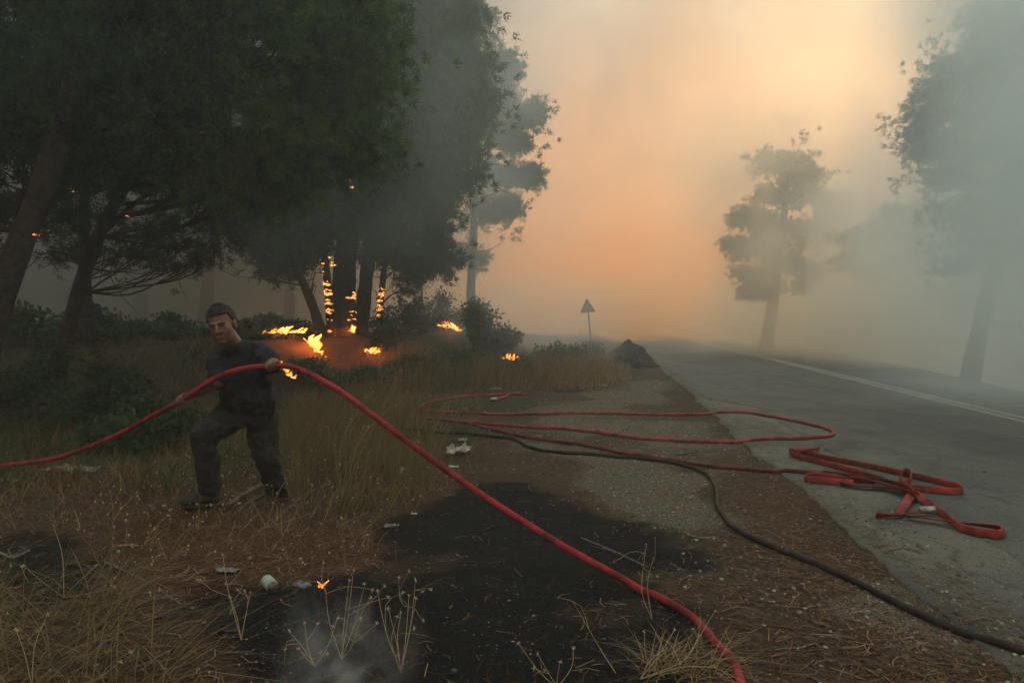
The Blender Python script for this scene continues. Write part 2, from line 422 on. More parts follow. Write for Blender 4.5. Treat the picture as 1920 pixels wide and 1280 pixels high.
def asphalt(name, lo, mid, hi, dark):
    m, n, l, b = mat(name, 0.88, 0.25)
    f1 = noise(n, l, 120, 3, 0.7); f2 = noise(n, l, 1.1, 5, 0.6, 0.4); f3 = noise(n, l, 7, 5, 0.65)
    r = ramp(n, [(0.33, lo), (0.5, mid), (0.7, hi)]); l.new(f1, r.inputs[0])
    s_ = ramp(n, [(0.32, (0.62, 0.61, 0.6)), (0.5, (1, 1, 1)), (0.7, (1.2, 1.17, 1.1))]); l.new(f2, s_.inputs[0])
    p_ = ramp(n, [(0.30, (0.55, 0.54, 0.52)), (0.42, (1, 1, 1))]); l.new(f3, p_.inputs[0])
    c = mixc(n, l, 1.0, r.outputs[0], s_.outputs[0], 'MULTIPLY'); c = mixc(n, l, 0.8, c, p_.outputs[0], 'MULTIPLY')
    dz = noise(n, l, 16, 4, 0.6, 1.2); dq = ramp(n, [(0.60, (1, 1, 1)), (0.67, (0.5, 0.49, 0.46))]); l.new(dz, dq.inputs[0]); c = mixc(n, l, 0.8, c, dq.outputs[0], 'MULTIPLY')
    cv = n.new('ShaderNodeTexVoronoi'); cv.feature = 'DISTANCE_TO_EDGE'; cv.inputs['Scale'].default_value = 0.55; cg = n.new('ShaderNodeNewGeometry')
    ca = n.new('ShaderNodeVectorMath'); ca.operation = 'MULTIPLY_ADD'; cn = n.new('ShaderNodeTexNoise'); cn.inputs['Scale'].default_value = 2.5; l.new(cg.outputs['Position'], cn.inputs['Vector']); l.new(cn.outputs['Color'], ca.inputs[0]); ca.inputs[1].default_value = (0.6, 0.6, 0); l.new(cg.outputs['Position'], ca.inputs[2]); l.new(ca.outputs[0], cv.inputs['Vector'])
    cq = ramp(n, [(0.0, (0.45, 0.44, 0.42)), (0.012, (1, 1, 1))]); l.new(cv.outputs['Distance'], cq.inputs[0]); c = mixc(n, l, 0.7, c, cq.outputs[0], 'MULTIPLY')
    # faint tyre-worn streaks along the road
    g = n.new('ShaderNodeNewGeometry'); mp = n.new('ShaderNodeMapping'); mp.inputs['Rotation'].default_value = (0, 0, 0.1366)
    mp.inputs['Scale'].default_value = (2.2, 0.10, 1); l.new(g.outputs['Position'], mp.inputs['Vector'])
    st = noise(n, l, 1.0, 4, 0.6, 0.3, mp.outputs[0]); q = ramp(n, [(0.35, dark), (0.55, (1, 1, 1))]); l.new(st, q.inputs[0])
    c = mixc(n, l, 0.75, c, q.outputs[0], 'MULTIPLY')
    l.new(c, b.inputs['Base Color']); bump(n, l, b, f1, 0.55, 0.012)
    return m
M_asph = asphalt('worn_asphalt', (0.050, 0.048, 0.041), (0.092, 0.0895, 0.076), (0.17, 0.165, 0.141), (0.72, 0.72, 0.72))
M_asph_old = asphalt('old_asphalt', (0.054, 0.050, 0.040), (0.102, 0.096, 0.078), (0.20, 0.188, 0.155), (0.7, 0.69, 0.66))
ys = np.concatenate([np.arange(-30, 1.5, 0.5), np.arange(1.5, 16, 0.05), np.arange(16, 99, 0.4)])
rag = 0.22 * (fbm(ys * 1.1, ys * 0 + 1, 71, 4) - 0.45) + 0.10 * (fbm(ys * 6, ys * 0 + 2, 73, 3) - 0.45)
road = strip('road', ys, rag, s_right(ys), 30, 0.0, M_asph_old, 0.06)
tag(road, 'two lane asphalt road with ragged gravelly edge', kind='structure')
top = strip('road_surface', ys, ov_s(ys) + 0.05 * (fbm(ys * 7, ys * 0 + 9, 75, 3) - 0.45), s_right(ys) - 0.25 + 0.1 * (fbm(ys, ys * 0 + 5, 77) - 0.5), 30, 0.012, M_asph, 0.014)
tag(top, 'newer asphalt layer laid over the older road', kind='structure')
m, n, l, b = mat('worn_line_paint', 0.8, 0.2)
f1 = noise(n, l, 30, 5, 0.7); r = ramp(n, [(0.38, (0.11, 0.105, 0.085)), (0.54, (0.34, 0.315, 0.25)), (0.75, (0.46, 0.43, 0.35))]); l.new(f1, r.inputs[0]); l.new(r.outputs[0], b.inputs['Base Color'])
yl = np.concatenate([np.arange(0, 16, 0.2), np.arange(16, 98, 0.5)])
for s0 in (4.03, 4.25):
    o = strip('road_marking', yl, np.full(len(yl), s0), np.full(len(yl), s0 + 0.095), 2, 0.0165, MATS['worn_line_paint'], 0.003)
    tag(o, 'worn white centre line, ' + ('nearer the verge' if s0 < 4.1 else 'farther from the verge'), kind='structure')

# ------------------------------------------------------------------ pebbles, litter, cinders
def scatter(nn, xr, yr, dens):
    """points with a density that falls with distance, kept with probability dens(x,y)"""
    y = yr[0] * (yr[1] / yr[0]) ** rng.random(nn)
    half = np.maximum(1.0, y * 0.85)
    x = (rng.random(nn) * 2 - 1) * half
    ok = (x > xr[0]) & (x < xr[1])
    x, y = x[ok], y[ok]
    k = rng.random(len(x)) < dens(x, y)
    return x[k], y[k]
def mask(A, x, y):
    i = np.clip(np.searchsorted(gy, y) - 1, 0, ny - 2); j = np.clip(np.searchsorted(gx, x) - 1, 0, nx - 2)
    return A[i, j]
ICO = None
def stones(name, x, y, size, matl, tint, sink=0.3, flat=0.6):
    bm = bmesh.new(); bmesh.ops.create_icosphere(bm, subdivisions=1, radius=1)
    bv = np.array([v.co[:] for v in bm.verts]); bf = np.array([[v.index for v in f.verts] for f in bm.faces]); bm.free()
    nn = len(x)
    an = rng.random(nn) * 6.283
    sc = np.stack([size * (0.7 + 0.7 * rng.random(nn)), size * (0.7 + 0.5 * rng.random(nn)), size * flat * (0.6 + 0.6 * rng.random(nn))], -1)
    v = bv[None] * (1 + 0.35 * (rng.random((nn, len(bv), 1)) - 0.5)) * sc[:, None]
    ca, sa = np.cos(an)[:, None], np.sin(an)[:, None]
    vx = v[..., 0] * ca - v[..., 1] * sa; vy = v[..., 0] * sa + v[..., 1] * ca
    z0 = surf(x, y)
    V = np.stack([vx + x[:, None], vy + y[:, None], v[..., 2] + (z0 + sc[:, 2] * (1 - 2 * sink) * 0.6)[:, None]], -1)
    Fc = (bf[None] + (np.arange(nn) * len(bv))[:, None, None]).reshape(-1, 3)
    return soup(name, V, 3, matl, faces=Fc, attrs=dict(tint=np.repeat(tint, len(bv))))
x, y = scatter(60000, (-5, 9), (2.2, 22), lambda x, y: np.where((x - x_left(y)) < 0.1, 0.04 + 0.9 * mask(gravel, x, y), 0.35 * ss(1.0, 0.0, x - x_left(y)) + 0.012) * (1 - 0.85 * mask(burn, x, y)))
x, y = x[:16000], y[:16000]
o = stones('gravel', x, y, 0.003 + 0.009 * rng.random(len(x)) ** 3 + 0.0005 * y, M_stone, rng.random(len(x)) ** 1.5)
tag(o, 'small pale gravel stones strewn over the roadside', 'gravel', kind='stuff')
x, y = scatter(9000, (-5, 3), (2.2, 9), lambda x, y: 0.8 * (mask(burn, x, y) > 0.5))
x, y = x[:2600], y[:2600]
M_cinder = attr_mat('cinders', [(0, (0.006, 0.006, 0.006)), (0.8, (0.03, 0.028, 0.026)), (1, (0.07, 0.065, 0.06))])
o = stones('cinders', x, y, 0.003 + 0.012 * rng.random(len(x)) ** 4, M_cinder, rng.random(len(x)) ** 2)
tag(o, 'black cinders and grey ash over the burnt ground', 'cinders', kind='stuff')

def straws(name, x, y, length, width, matl, tint, lift=0.004, tiltmax=0.15):
    nn = len(x); a = rng.random(nn) * 6.283; t = (rng.random(nn) - 0.3) * tiltmax
    d = np.stack([np.cos(a) * np.cos(t), np.sin(a) * np.cos(t), np.sin(t)], -1)
    sd = np.stack([-np.sin(a), np.cos(a), np.zeros(nn)], -1)
    c = np.stack([x, y, surf(x, y) + lift + 0.5 * length * np.abs(np.sin(t))], -1)
    bend = (rng.random(nn) - 0.5) * 0.35
    p0 = c - d * length[:, None] / 2; p2 = c + d * length[:, None] / 2; p1 = c + sd * (bend * length)[:, None]
    w = sd * width[:, None] / 2; up = np.array([0, 0, 1]) * width[:, None] * 0.5
    V = np.stack([p0 - w, p0 + w, p1 + w + up, p1 - w + up, p2 + w, p2 - w], 1)
    Fc = np.array([[0, 1, 2, 3], [3, 2, 4, 5]])
    Fc = (Fc[None] + (np.arange(nn) * 6)[:, None, None]).reshape(-1, 4)
    return soup(name, V, 4, matl, faces=Fc, attrs=dict(tint=np.repeat(tint, 6)))
x, y = scatter(60000, (-7, 6), (2.0, 13), lambda x, y: np.where((x - x_left(y)) < 0.35, 0.28 + 0.6 * mask(red, x, y), 0.0) * (1 - 0.93 * mask(burn, x, y)) * (1 - 0.6 * mask(gravel, x, y)))
x, y = x[:15000], y[:15000]
o = straws('pine_needle_litter', x, y, 0.05 + 0.09 * rng.random(len(x)), 0.002 + 0.0008 * y * rng.random(len(x)) + 0.0012, M_straw, rng.random(len(x)) ** 1.4)
tag(o, 'reddish brown fallen pine needles and straw on the dirt', 'litter', kind='stuff')
# ------------------------------------------------------------------ trees
def needles_mesh(T, O, k, L, W, r_, spread=0.85):
    """k thin triangles at each tuft T, fanning about direction O"""
    nT = len(T)
    d = O[:, None, :] * 0.75 + r_.normal(size=(nT, k, 3)) * spread; d[..., 2] += 0.15
    d /= np.linalg.norm(d, axis=2)[..., None] + 1e-9
    base = T[:, None, :] + r_.normal(size=(nT, k, 3)) * L * 0.22
    ln = L * (0.6 + 0.6 * r_.random((nT, k, 1)))
    sd = np.cross(d, r_.normal(size=(nT, k, 3))); sd /= np.linalg.norm(sd, axis=2)[..., None] + 1e-9
    w = W * (0.6 + 0.8 * r_.random((nT, k, 1)))
    return np.stack([base - sd * w / 2, base + sd * w / 2, base + d * ln], 2).reshape(-1, 3)
def pine(label, trunk, r0, r1, lobes, seed, name='pine_tree', L=0.15, W=0.02, sub=16, tufts=12, k=12, leaf=None, bark=None, group=None, twig=True, tint=(0.1, 0.7), shell=0.5, dead=0, clump=0.36, noise_r=0.22, squash=1.0, limb=1.0):
    """lobes: (centre, radii, weight) crown masses; a limb is grown to each"""
    r_ = np.random.default_rng(seed)
    leaf = leaf or M_needle; bark = bark or M_bark
    tp = spline(trunk, 26)
    root = thing(name, label, 'tree', tuple(tp[0]), group)
    rr = np.linspace(0, 1, 26); rad = r0 + (r1 - r0) * rr; rad[:3] *= (1.35, 1.18, 1.06)
    tb = MB(); tb.add(*tube(tp, rad, 12, noise_r, seed)); tb.build('trunk', bark, root)
    TT, OO, tn = [], [], []
    for li, lb in enumerate(lobes):
        c, rad3, wgt = np.array(tuple(lb[0])), np.array(lb[1], float) * (1.12 if squash < 1 else 1, 1, squash), lb[2]
        hd = np.hypot(tp[:, 0] - c[0], tp[:, 1] - c[1])
        want = c[2] - 0.35 * hd - 0.1
        ai = int(np.argmin(np.abs(tp[:, 2] - want) + 0.15 * hd)); ai = min(max(ai, 4), 24)
        A = tp[ai]; dist = np.linalg.norm(c - A)
        bb = MB()
        lr = limb * min(rad[ai] * 0.55, 0.012 + 0.011 * dist)
        if dist > 0.3:
            midp = (A + c) / 2 + r_.normal(size=3) * 0.08 * dist + np.array([0, 0, -0.05 * dist])
            lp = spline([A, midp, c], 10)
            bb.add(*tube(lp, np.linspace(lr, lr * 0.35, 10), 6, 0.2, seed + li))
        else: lp = np.array([A, c])
        tl = r_.random()
        ns = max(3, int(sub * wgt))
        dirs = r_.normal(size=(ns, 3)); dirs /= np.linalg.norm(dirs, axis=1)[:, None]
        rr_ = (shell + (1 - shell) * r_.random(ns)) ** 0.7
        if squash < 1: rr_ = np.minimum(np.abs(r_.normal(size=ns)) * 0.62 + 0.1, 1.45)      # ragged outline
        sc = c + dirs * rad3 * rr_[:, None]
        for q in range(ns):
            s0 = lp[r_.integers(len(lp) // 2, len(lp))]
            mm = (s0 + sc[q]) / 2 + r_.normal(size=3) * 0.06
            if twig: bb.add(*tube(spline([s0, mm, sc[q]], 4), np.linspace(lr * 0.3 + W * 0.3, W * (0.28 if squash == 1 else 0.5), 4), 4, caps=False))
            cr = clump * (0.7 + 0.6 * r_.random())
            tpos = r_.normal(size=(tufts, 3)) * cr * np.array([0.62, 0.62, 0.42]) + sc[q]
            out = (tpos - sc[q]) / cr * 0.6 + (sc[q] - c) / rad3 * 0.4
            TT.append(tpos); OO.append(out); tn.append(np.full(tufts, tint[0] + (tint[1] - tint[0]) * (0.6 * tl + 0.4 * r_.random())) + 0.12 * r_.normal(size=tufts))
        if bb.n: bb.build('branch', bark, root)
    for q in range(dead):                                        # bare lower branches
        ai = r_.integers(5, 18); A = tp[ai]; az = r_.random() * 6.283; ln = 0.6 + 1.2 * r_.random()
        e = A + np.array([math.cos(az) * ln, math.sin(az) * ln, ln * (r_.random() * 0.7 - 0.2)])
        bb = MB(); lp = spline([A, (A + e) / 2 + r_.normal(size=3) * 0.1, e], 7); bb.add(*tube(lp, np.linspace(0.022, 0.004, 7), 5, caps=False))
        for z in range(5):
            s0 = lp[r_.integers(2, 7)]; e2 = s0 + r_.normal(size=3) * 0.28
            bb.add(*tube(spline([s0, (s0 + e2) / 2 + r_.normal(size=3) * 0.04, e2], 4), np.linspace(0.008, 0.002, 4), 4, caps=False))
        bb.build('branch', bark, root)
    T = np.concatenate(TT); O = np.concatenate(OO); tn = np.clip(np.concatenate(tn), 0, 1)
    V = needles_mesh(T, O, k, L, W, r_)
    soup('crown', V, 3, leaf, root, attrs=dict(tint=np.repeat(tn, k * 3)))
    return root, tp, rad
def L3(px, py, d, rx, rz=None, ry=None, w=1.0):
    return (P(px, py, d), (rx, ry or rx, rz or rx * 0.7), w)

# dense pines at the left, nearest first -------------------------------------------------
r_ = np.random.default_rng(11)
lob = [L3(px, py, d, 1.0, 0.75) for px, py, d in [
    (-120, 330, 7.2), (-60, 200, 7.4), (40, 120, 7.6), (130, 60, 7.8), (60, 230, 8.0), (180, 170, 7.4), (-40, 30, 7.8), (230, 40, 7.6), (90, 330, 8.2),
    (-150, 90, 7.2), (20, -120, 8.0), (180, -140, 8), (330, -80, 7.4)]]
pine('dark pine at the far left edge with thick right leaning trunk', [P(-60, 760, 6.9), P(-25, 640, 6.9), P(20, 500, 7.0), P(70, 380, 7.1), P(120, 220, 7.2), P(160, 40, 7.3), P(170, -250, 7.5)], 0.145, 0.06, lob, 21,
     L=0.12, W=0.014, sub=26, tufts=15, k=24, bark=M_char, tint=(0.0, 0.45))
lob = [L3(px, py, d, rx, rz) for px, py, d, rx, rz in [
    (300, 260, 9.0, 1.0, .8), (390, 200, 8.8, 1.1, .8), (470, 130, 8.8, 1.1, .8), (560, 90, 9.2, 1.0, .8), (620, 190, 9.4, .8, .7), (560, 240, 9.2, .9, .7), (470, 280, 9.0, 1.0, .7),
    (640, 60, 9.4, .8, .8), (380, 60, 8.6, 1.1, .8), (280, 120, 8.8, 1.0, .8), (520, -20, 9, 1.1, .8), (650, -40, 9.4, .8, .7), (420, -120, 8.8, 1.2, .8), 
    (300, -60, 8.8, 1.1, .8), (450, 340, 9.2, .6, .35), (520, 320, 9.4, .6, .4), (390, 320, 9.0, .6, .35), (200, 250, 9.4, .9, .7), (640, 270, 9.6, .5, .4), (680, 110, 9.6, .55, .6)]]
pine('leaning pine with curved dark trunk behind the leafy bush', [P(105, 700, 9.3), P(128, 620, 9.3), P(155, 520, 9.3), P(190, 430, 9.2), P(240, 340, 9.1), P(310, 240, 9.0), P(380, 110, 8.9), P(430, -100, 8.9)], 0.10, 0.045, lob, 22,
     L=0.12, W=0.014, sub=26, tufts=16, k=24, bark=M_char, tint=(0.25, 0.95), dead=7)
lob = [L3(px, py, d, rx, rz, w=w) for px, py, d, rx, rz, w in [
    (300, 400, 10.0, .55, .25, .6), (340, 470, 10.2, .35, .22, .35), (260, 450, 10.2, .4, .22, .4), (390, 420, 10.1, .4, .25, .4), (215, 410, 10.4, .5, .3, .5), (370, 490, 10.2, .25, .16, .3), (130, 420, 10.8, .6, .4, .5), (60, 430, 10.6, .6, .3, .6), (100, 480, 10.8, .45, .2, .5), (230, 480, 10.4, .4, .16, .4), (300, 440, 10.2, .5, .2, .6), (390, 470, 10.2, .3, .14, .3), (310, 500, 10.4, .3, .12, .3), (180, 470, 10.6, .4, .2, .4), (430, 430, 10.4, .35, .2, .4)]]
pine('slender pine with sparse drooping lower boughs', [P(165, 640, 10.8), P(160, 520, 10.8), P(158, 400, 10.8), P(165, 250, 10.8), P(175, 60, 10.8)], 0.09, 0.05, lob + [L3(150, 120, 10.8, 1.2, 1.0), L3(120, 260, 11, 1.2, .9), L3(230, 330, 11, 1.0, .6), L3(180, -60, 11, 1.4, 1), L3(20, 380, 11, 1.0, .6)], 23,
     L=0.12, W=0.012, sub=17, tufts=9, k=16, bark=M_char, tint=(0.1, 0.5), leaf=M_needle_dry, shell=0.0, clump=0.26, dead=6, limb=0.45)
# burning stand in the middle -------------------------------------------------------------
D = 16.5
lob = [L3(px - 45 * (px > 780), py, d, rx, rz) for px, py, d, rx, rz in [
    (740, 60, 16, 1.5, 1.2), (820, 40, 16.4, 1.3, 1.1), (860, 110, 16.4, 1.1, .9), (800, 150, 16, 1.4, 1.0), (880, 180, 16.6, .8, .7), (850, 240, 16.4, 1.1, .8), (760, 230, 15.8, 1.4, .9), (900, 250, 16.6, .55, .5),
    (880, 310, 16.4, .7, .5), (820, 320, 16.2, 1.1, .7), (740, 330, 15.8, 1.2, .7), (840, 380, 16.2, .55, .35), (700, 150, 15.8, 1.4, 1.0), (660, 280, 15.6, 1.2, .8), (850, -30, 16.4, 1.0, 1.0), (760, -60, 16.2, 1.6, 1.2),
    (680, 20, 16, 1.4, 1.1), (840, 440, 16.2, .5, .42), (850, 480, 16.2, .3, .25), (800, 410, 16.4, .45, .3), (620, 400, 15.8, .9, .4), (720, 410, 16, .9, .4), (800, -220, 16.4, 1.6, 1.2), (680, -200, 16.2, 1.8, 1.2), (910, 130, 16.6, .5, .5), (900, 30, 16.5, .5, .6), (930, 190, 16.8, .3, .5)]]
pine_main, tp_main, rad_main = pine('tall thick trunked pine rising between the burning trunks', [P(640, 635, D), P(642, 560, D), P(652, 450, D), P(672, 320, D), P(700, 150, D), P(725, -50, D), P(735, -350, D)], 0.30, 0.09, lob, 24,
     L=0.17, W=0.025, sub=28, tufts=14, k=21, tint=(0.15, 0.8), bark=M_char, clump=0.5, dead=5)
lob = [L3(px, py, d, rx, rz) for px, py, d, rx, rz in [(730, 380, 17.4, 1.0, .6), (790, 340, 17.6, 1.0, .7), (700, 300, 17.6, 1.2, .8), (640, 330, 17.4, 1.1, .7), (560, 370, 17.2, 1.2, .5), (600, 300, 17.4, 1.4, .8), (760, 450, 17.4, .5, .3)]]
pine('forked pine trunk just right of the thickest burning trunk', [P(672, 630, 17.2), P(682, 560, 17.2), P(694, 460, 17.3), P(708, 360, 17.4), P(730, 230, 17.6)], 0.2, 0.09, lob, 25, L=0.17, W=0.025, sub=24, tufts=13, k=20, bark=M_char, tint=(0.1, 0.5), clump=0.48, dead=6)
lob = [L3(px, py, d, rx, rz, w=w) for px, py, d, rx, rz, w in [(500, 470, 14.8, .5, .35, .8), (540, 430, 14.8, .5, .35, .8), (560, 490, 15, .4, .3, .7), (470, 430, 14.6, .6, .3, .8), (520, 500, 14.8, .35, .25, .6), (590, 450, 15.2, .5, .35, .8), (510, 390, 14.8, .8, .4, 1), (440, 410, 14.6, .5, .3, .7), (560, 400, 14.8, .7, .4, 1)]]
pine('thin pine leaning left over the burning ground', [P(602, 622, 14.6), P(585, 570, 14.6), P(556, 500, 14.7), P(535, 450, 14.8), P(512, 395, 14.8), P(490, 320, 14.9)], 0.11, 0.05, lob, 26, L=0.17, W=0.026, sub=20, tufts=11, k=12, bark=M_char, leaf=M_needle_dry, tint=(0.0, 0.55), clump=0.36, shell=0.3, dead=5)
lob = [L3(px, py, d, rx, rz, w=w) for px, py, d, rx, rz, w in [(600, 330, 18.4, 1.3, .9, 1), (560, 280, 18.4, 1.4, .9, 1), (520, 240, 18.4, 1.4, .9, 1), (470, 330, 18.4, 1.1, .6, 1), (640, 220, 18.6, 1.4, 1, 1), (600, 100, 18.6, 1.6, 1.1, 1), (560, -50, 18.6, 1.8, 1.1, 1)]]
pine_snag, tp_snag, rad_snag = pine('slim pine with glowing rings of embers up its trunk', [P(622, 640, 15.8), P(618, 580, 15.8), P(613, 520, 15.8), P(606, 450, 16.0), P(600, 380, 16.4), P(592, 260, 17.4)], 0.10, 0.05, lob, 27, L=0.17, W=0.025, sub=24, tufts=13, k=20, bark=M_char, tint=(0.0, 0.4), clump=0.48)
lob = [L3(px, py, d, rx, rz, w=w) for px, py, d, rx, rz, w in [(740, 460, 17.2, .7, .35, .8), (700, 480, 17, .5, .3, .6), (770, 500, 17.2, .4, .25, .5), (720, 400, 17.3, .9, .5, 1), (760, 540, 17.2, .2, .2, .3)]]
pine_snag2, tp_snag2, rad_snag2 = pine('small scorched pine with a glowing stem right of the fire', [P(712, 632, 16.2), P(712, 590, 16.2), P(716, 545, 16.3), P(724, 480, 16.6), P(735, 400, 17)], 0.085, 0.05, lob, 28, L=0.18, W=0.028, sub=18, tufts=10, k=11, bark=M_char, leaf=M_needle_dry, tint=(0, 0.5), clump=0.4, shell=0.3, dead=4)
# pine behind, reaching out past the dark crown --------------------------------------------
lob = [L3(px, py, d, rx, rz, w=w) for px, py, d, rx, rz, w in [
    (930, 200, 25, 1.2, .9, 1), (980, 225, 25, .55, .45, 1), (1003, 208, 25, .35, .3, .6), (960, 260, 25, .8, .5, 1), (940, 330, 25, 1.0, .6, 1), (980, 335, 25, .5, .4, .8), (996, 325, 25, .25, .3, .4), (920, 400, 25.4, 1.1, .5, 1), (950, 385, 25, .6, .3, .8), (900, 130, 25, 1.4, 1.0, 1), (945, 150, 25, .5, .8, .8), (955, 120, 25, .2, .3, .3), (880, 30, 25, 1.6, 1.2, 1), (870, 480, 25.4, 1.3, .5, 1)]]
pine('hazy pine reaching out to the right behind the dark crown', [P(880, 640, 25), P(884, 520, 25), P(890, 380, 25), P(896, 200, 25), P(890, 30, 25)], 0.17, 0.08, lob, 29, L=0.18, W=0.028, sub=34, tufts=11, k=18, tint=(0.1, 0.6), clump=0.32, dead=8, squash=0.95)
# across the road -----------------------------------------------------------------------------
D = 33
lob = [L3(px, py, d, rx, rz, w=w) for px, py, d, rx, rz, w in [
    (1480, 310, D, 1.3, .9, 1), (1450, 310, D, .8, .7, .8), (1510, 330, D, .9, .8, 1), (1440, 305, D, .4, .4, .5), (1485, 370, D, 1.5, .8, 1), (1530, 370, D, .8, .5, .8), (1440, 365, D, .6, .4, .7), (1490, 430, D, 1.8, .8, 1.2), (1550, 395, D, .7, .5, .7), (1430, 415, D, .8, .5, .8), (1398, 405, D, .7, .4, .8), (1385, 412, D, .4, .3, .4),
    (1400, 465, D, .9, .5, 1), (1440, 470, D, 1.1, .6, 1), (1375, 458, D, .4, .3, .4), (1480, 495, D, 1.2, .6, 1), (1510, 510, D, .8, .45, .8), (1410, 515, D, .8, .45, .7), (1430, 545, D, .6, .35, .6), (1400, 545, D, .5, .3, .4), (1540, 440, D, .8, .6, .8), (1500, 540, D, .4, .25, .4)]]
pine_far, tp_far, rad_far = pine('hazy pine standing alone across the road', [P(1432, 690, D), P(1441, 620, D), P(1450, 560, D), P(1458, 500, D), P(1468, 420, D), P(1480, 300, D)], 0.33, 0.1, lob, 30, L=0.20, W=0.032, sub=36, tufts=10, k=18, tint=(0.1, 0.6), clump=0.36, shell=0.0, dead=12, squash=0.95)
D = 17.5
lob = [L3(px, py, d, rx, rz, w=w) for px, py, d, rx, rz, w in [
    (1900, 60, D, 1.2, 1.0, 1.3), (1850, 40, D, .5, .5, .9), (1840, 90, D, .6, .5, .9), (1880, 150, D, 1.2, .8, 1.2), (1800, 150, D, .8, .35, .9), (1770, 130, D, .45, .4, .5), (1745, 175, D, .45, .3, .45), (1820, 210, D, 1.0, .5, 1), (1740, 215, D, .5, .25, .45), (1720, 250, D, .5, .35, .45), (1780, 270, D, .8, .4, .8), (1870, 280, D, 1.3, .8, 1.2), (1730, 290, D, .5, .3, .4),
    (1790, 330, D, .8, .35, .7), (1860, 380, D, 1.3, .7, 1.1), (1920, 200, D, 1.4, 1.2, 1.2), (1940, 350, D, 1.4, 1.0, 1.1), (1800, 400, D, .8, .3, .6), (1900, 460, D, 1.2, .5, .9), (1830, 450, D, .8, .3, .6), (1960, 60, D, 1.4, 1.2, 1.2), (1990, 460, D, 1.2, .6, .8), (1810, 500, D, .5, .2, .35), (1930, -60, D, 1.4, 1, 1.2), (2020, 200, D, 1.4, 1.2, 1), (1960, -250, D, 1.8, 1.2, 1.3), (1980, -480, D, 1.6, 1.4, 1.2)]]
pine('large smoke veiled pine at the right edge of the picture', [P(1800, 790, D), P(1838, 620, D), P(1862, 520, D), P(1885, 400, D), P(1905, 250, D), P(1930, 50, D), P(1960, -350, D)], 0.22, 0.09, lob, 31, L=0.13, W=0.018, sub=44, tufts=10, k=18, tint=(0.1, 0.6), clump=0.28, shell=0.0, dead=14, squash=0.95)
D = 27
lob = [L3(px, py, d, rx, rz, w=w) for px, py, d, rx, rz, w in [(1700, 430, D, 1.2, .8, 1), (1650, 440, D, .9, .5, 1), (1600, 450, D, .7, .4, .8), (1680, 400, D, .7, .5, .8), (1740, 400, D, 1, .8, 1), (1720, 490, D, 1.5, .7, 1), (1640, 500, D, 1.0, .4, .8), (1780, 460, D, 1.3, .9, 1), (1600, 490, D, .5, .3, .5), (1760, 550, D, 1.2, .6, .8)]]
pine('squat pine half hidden in smoke between two taller pines', [P(1733, 720, D), P(1738, 620, D), P(1740, 540, D), P(1735, 460, D), P(1725, 400, D)], 0.22, 0.08, lob, 32, L=0.18, W=0.028, sub=36, tufts=10, k=16, tint=(0.1, 0.6), clump=0.28, shell=0.1, dead=6, squash=0.95)
# pines deeper in the left wood, dim behind the smoke
back_wood = [(-30, 21, 'dim pine deep in the wood at the left picture edge'), (260, 24, 'dim pine in the wood behind the leaning trunk'),
             (386, 24, 'dim pine with a burning streak in the smoke behind the man'), (540, 30, 'dim pine behind the thin leaning pine'), (780, 30, 'dim pine in the smoke behind the burning stand')]
for q, (px, D, lab) in enumerate(back_wood):
    k_ = D / 1280
    lob = [(P(px, 300, D) + Vector((r_.normal() * 1.6, r_.normal() * 1.2, r_.normal() * 2.6 + 1.0)), (1.6, 1.6, 1.1), 1.0) for _ in range(17)]
    bw = pine(lab, [P(px, 625, D), P(px + 4, 500, D), P(px - 5, 350, D), P(px + 8, 150, D), P(px, -20, D)], 0.24, 0.1, lob, 40 + q, L=0.26, W=0.05, sub=16, tufts=10, k=9, tint=(0, 0.4), clump=0.6, group='pines deeper in the wood', dead=8)
    if q == 2: pine_streak = bw
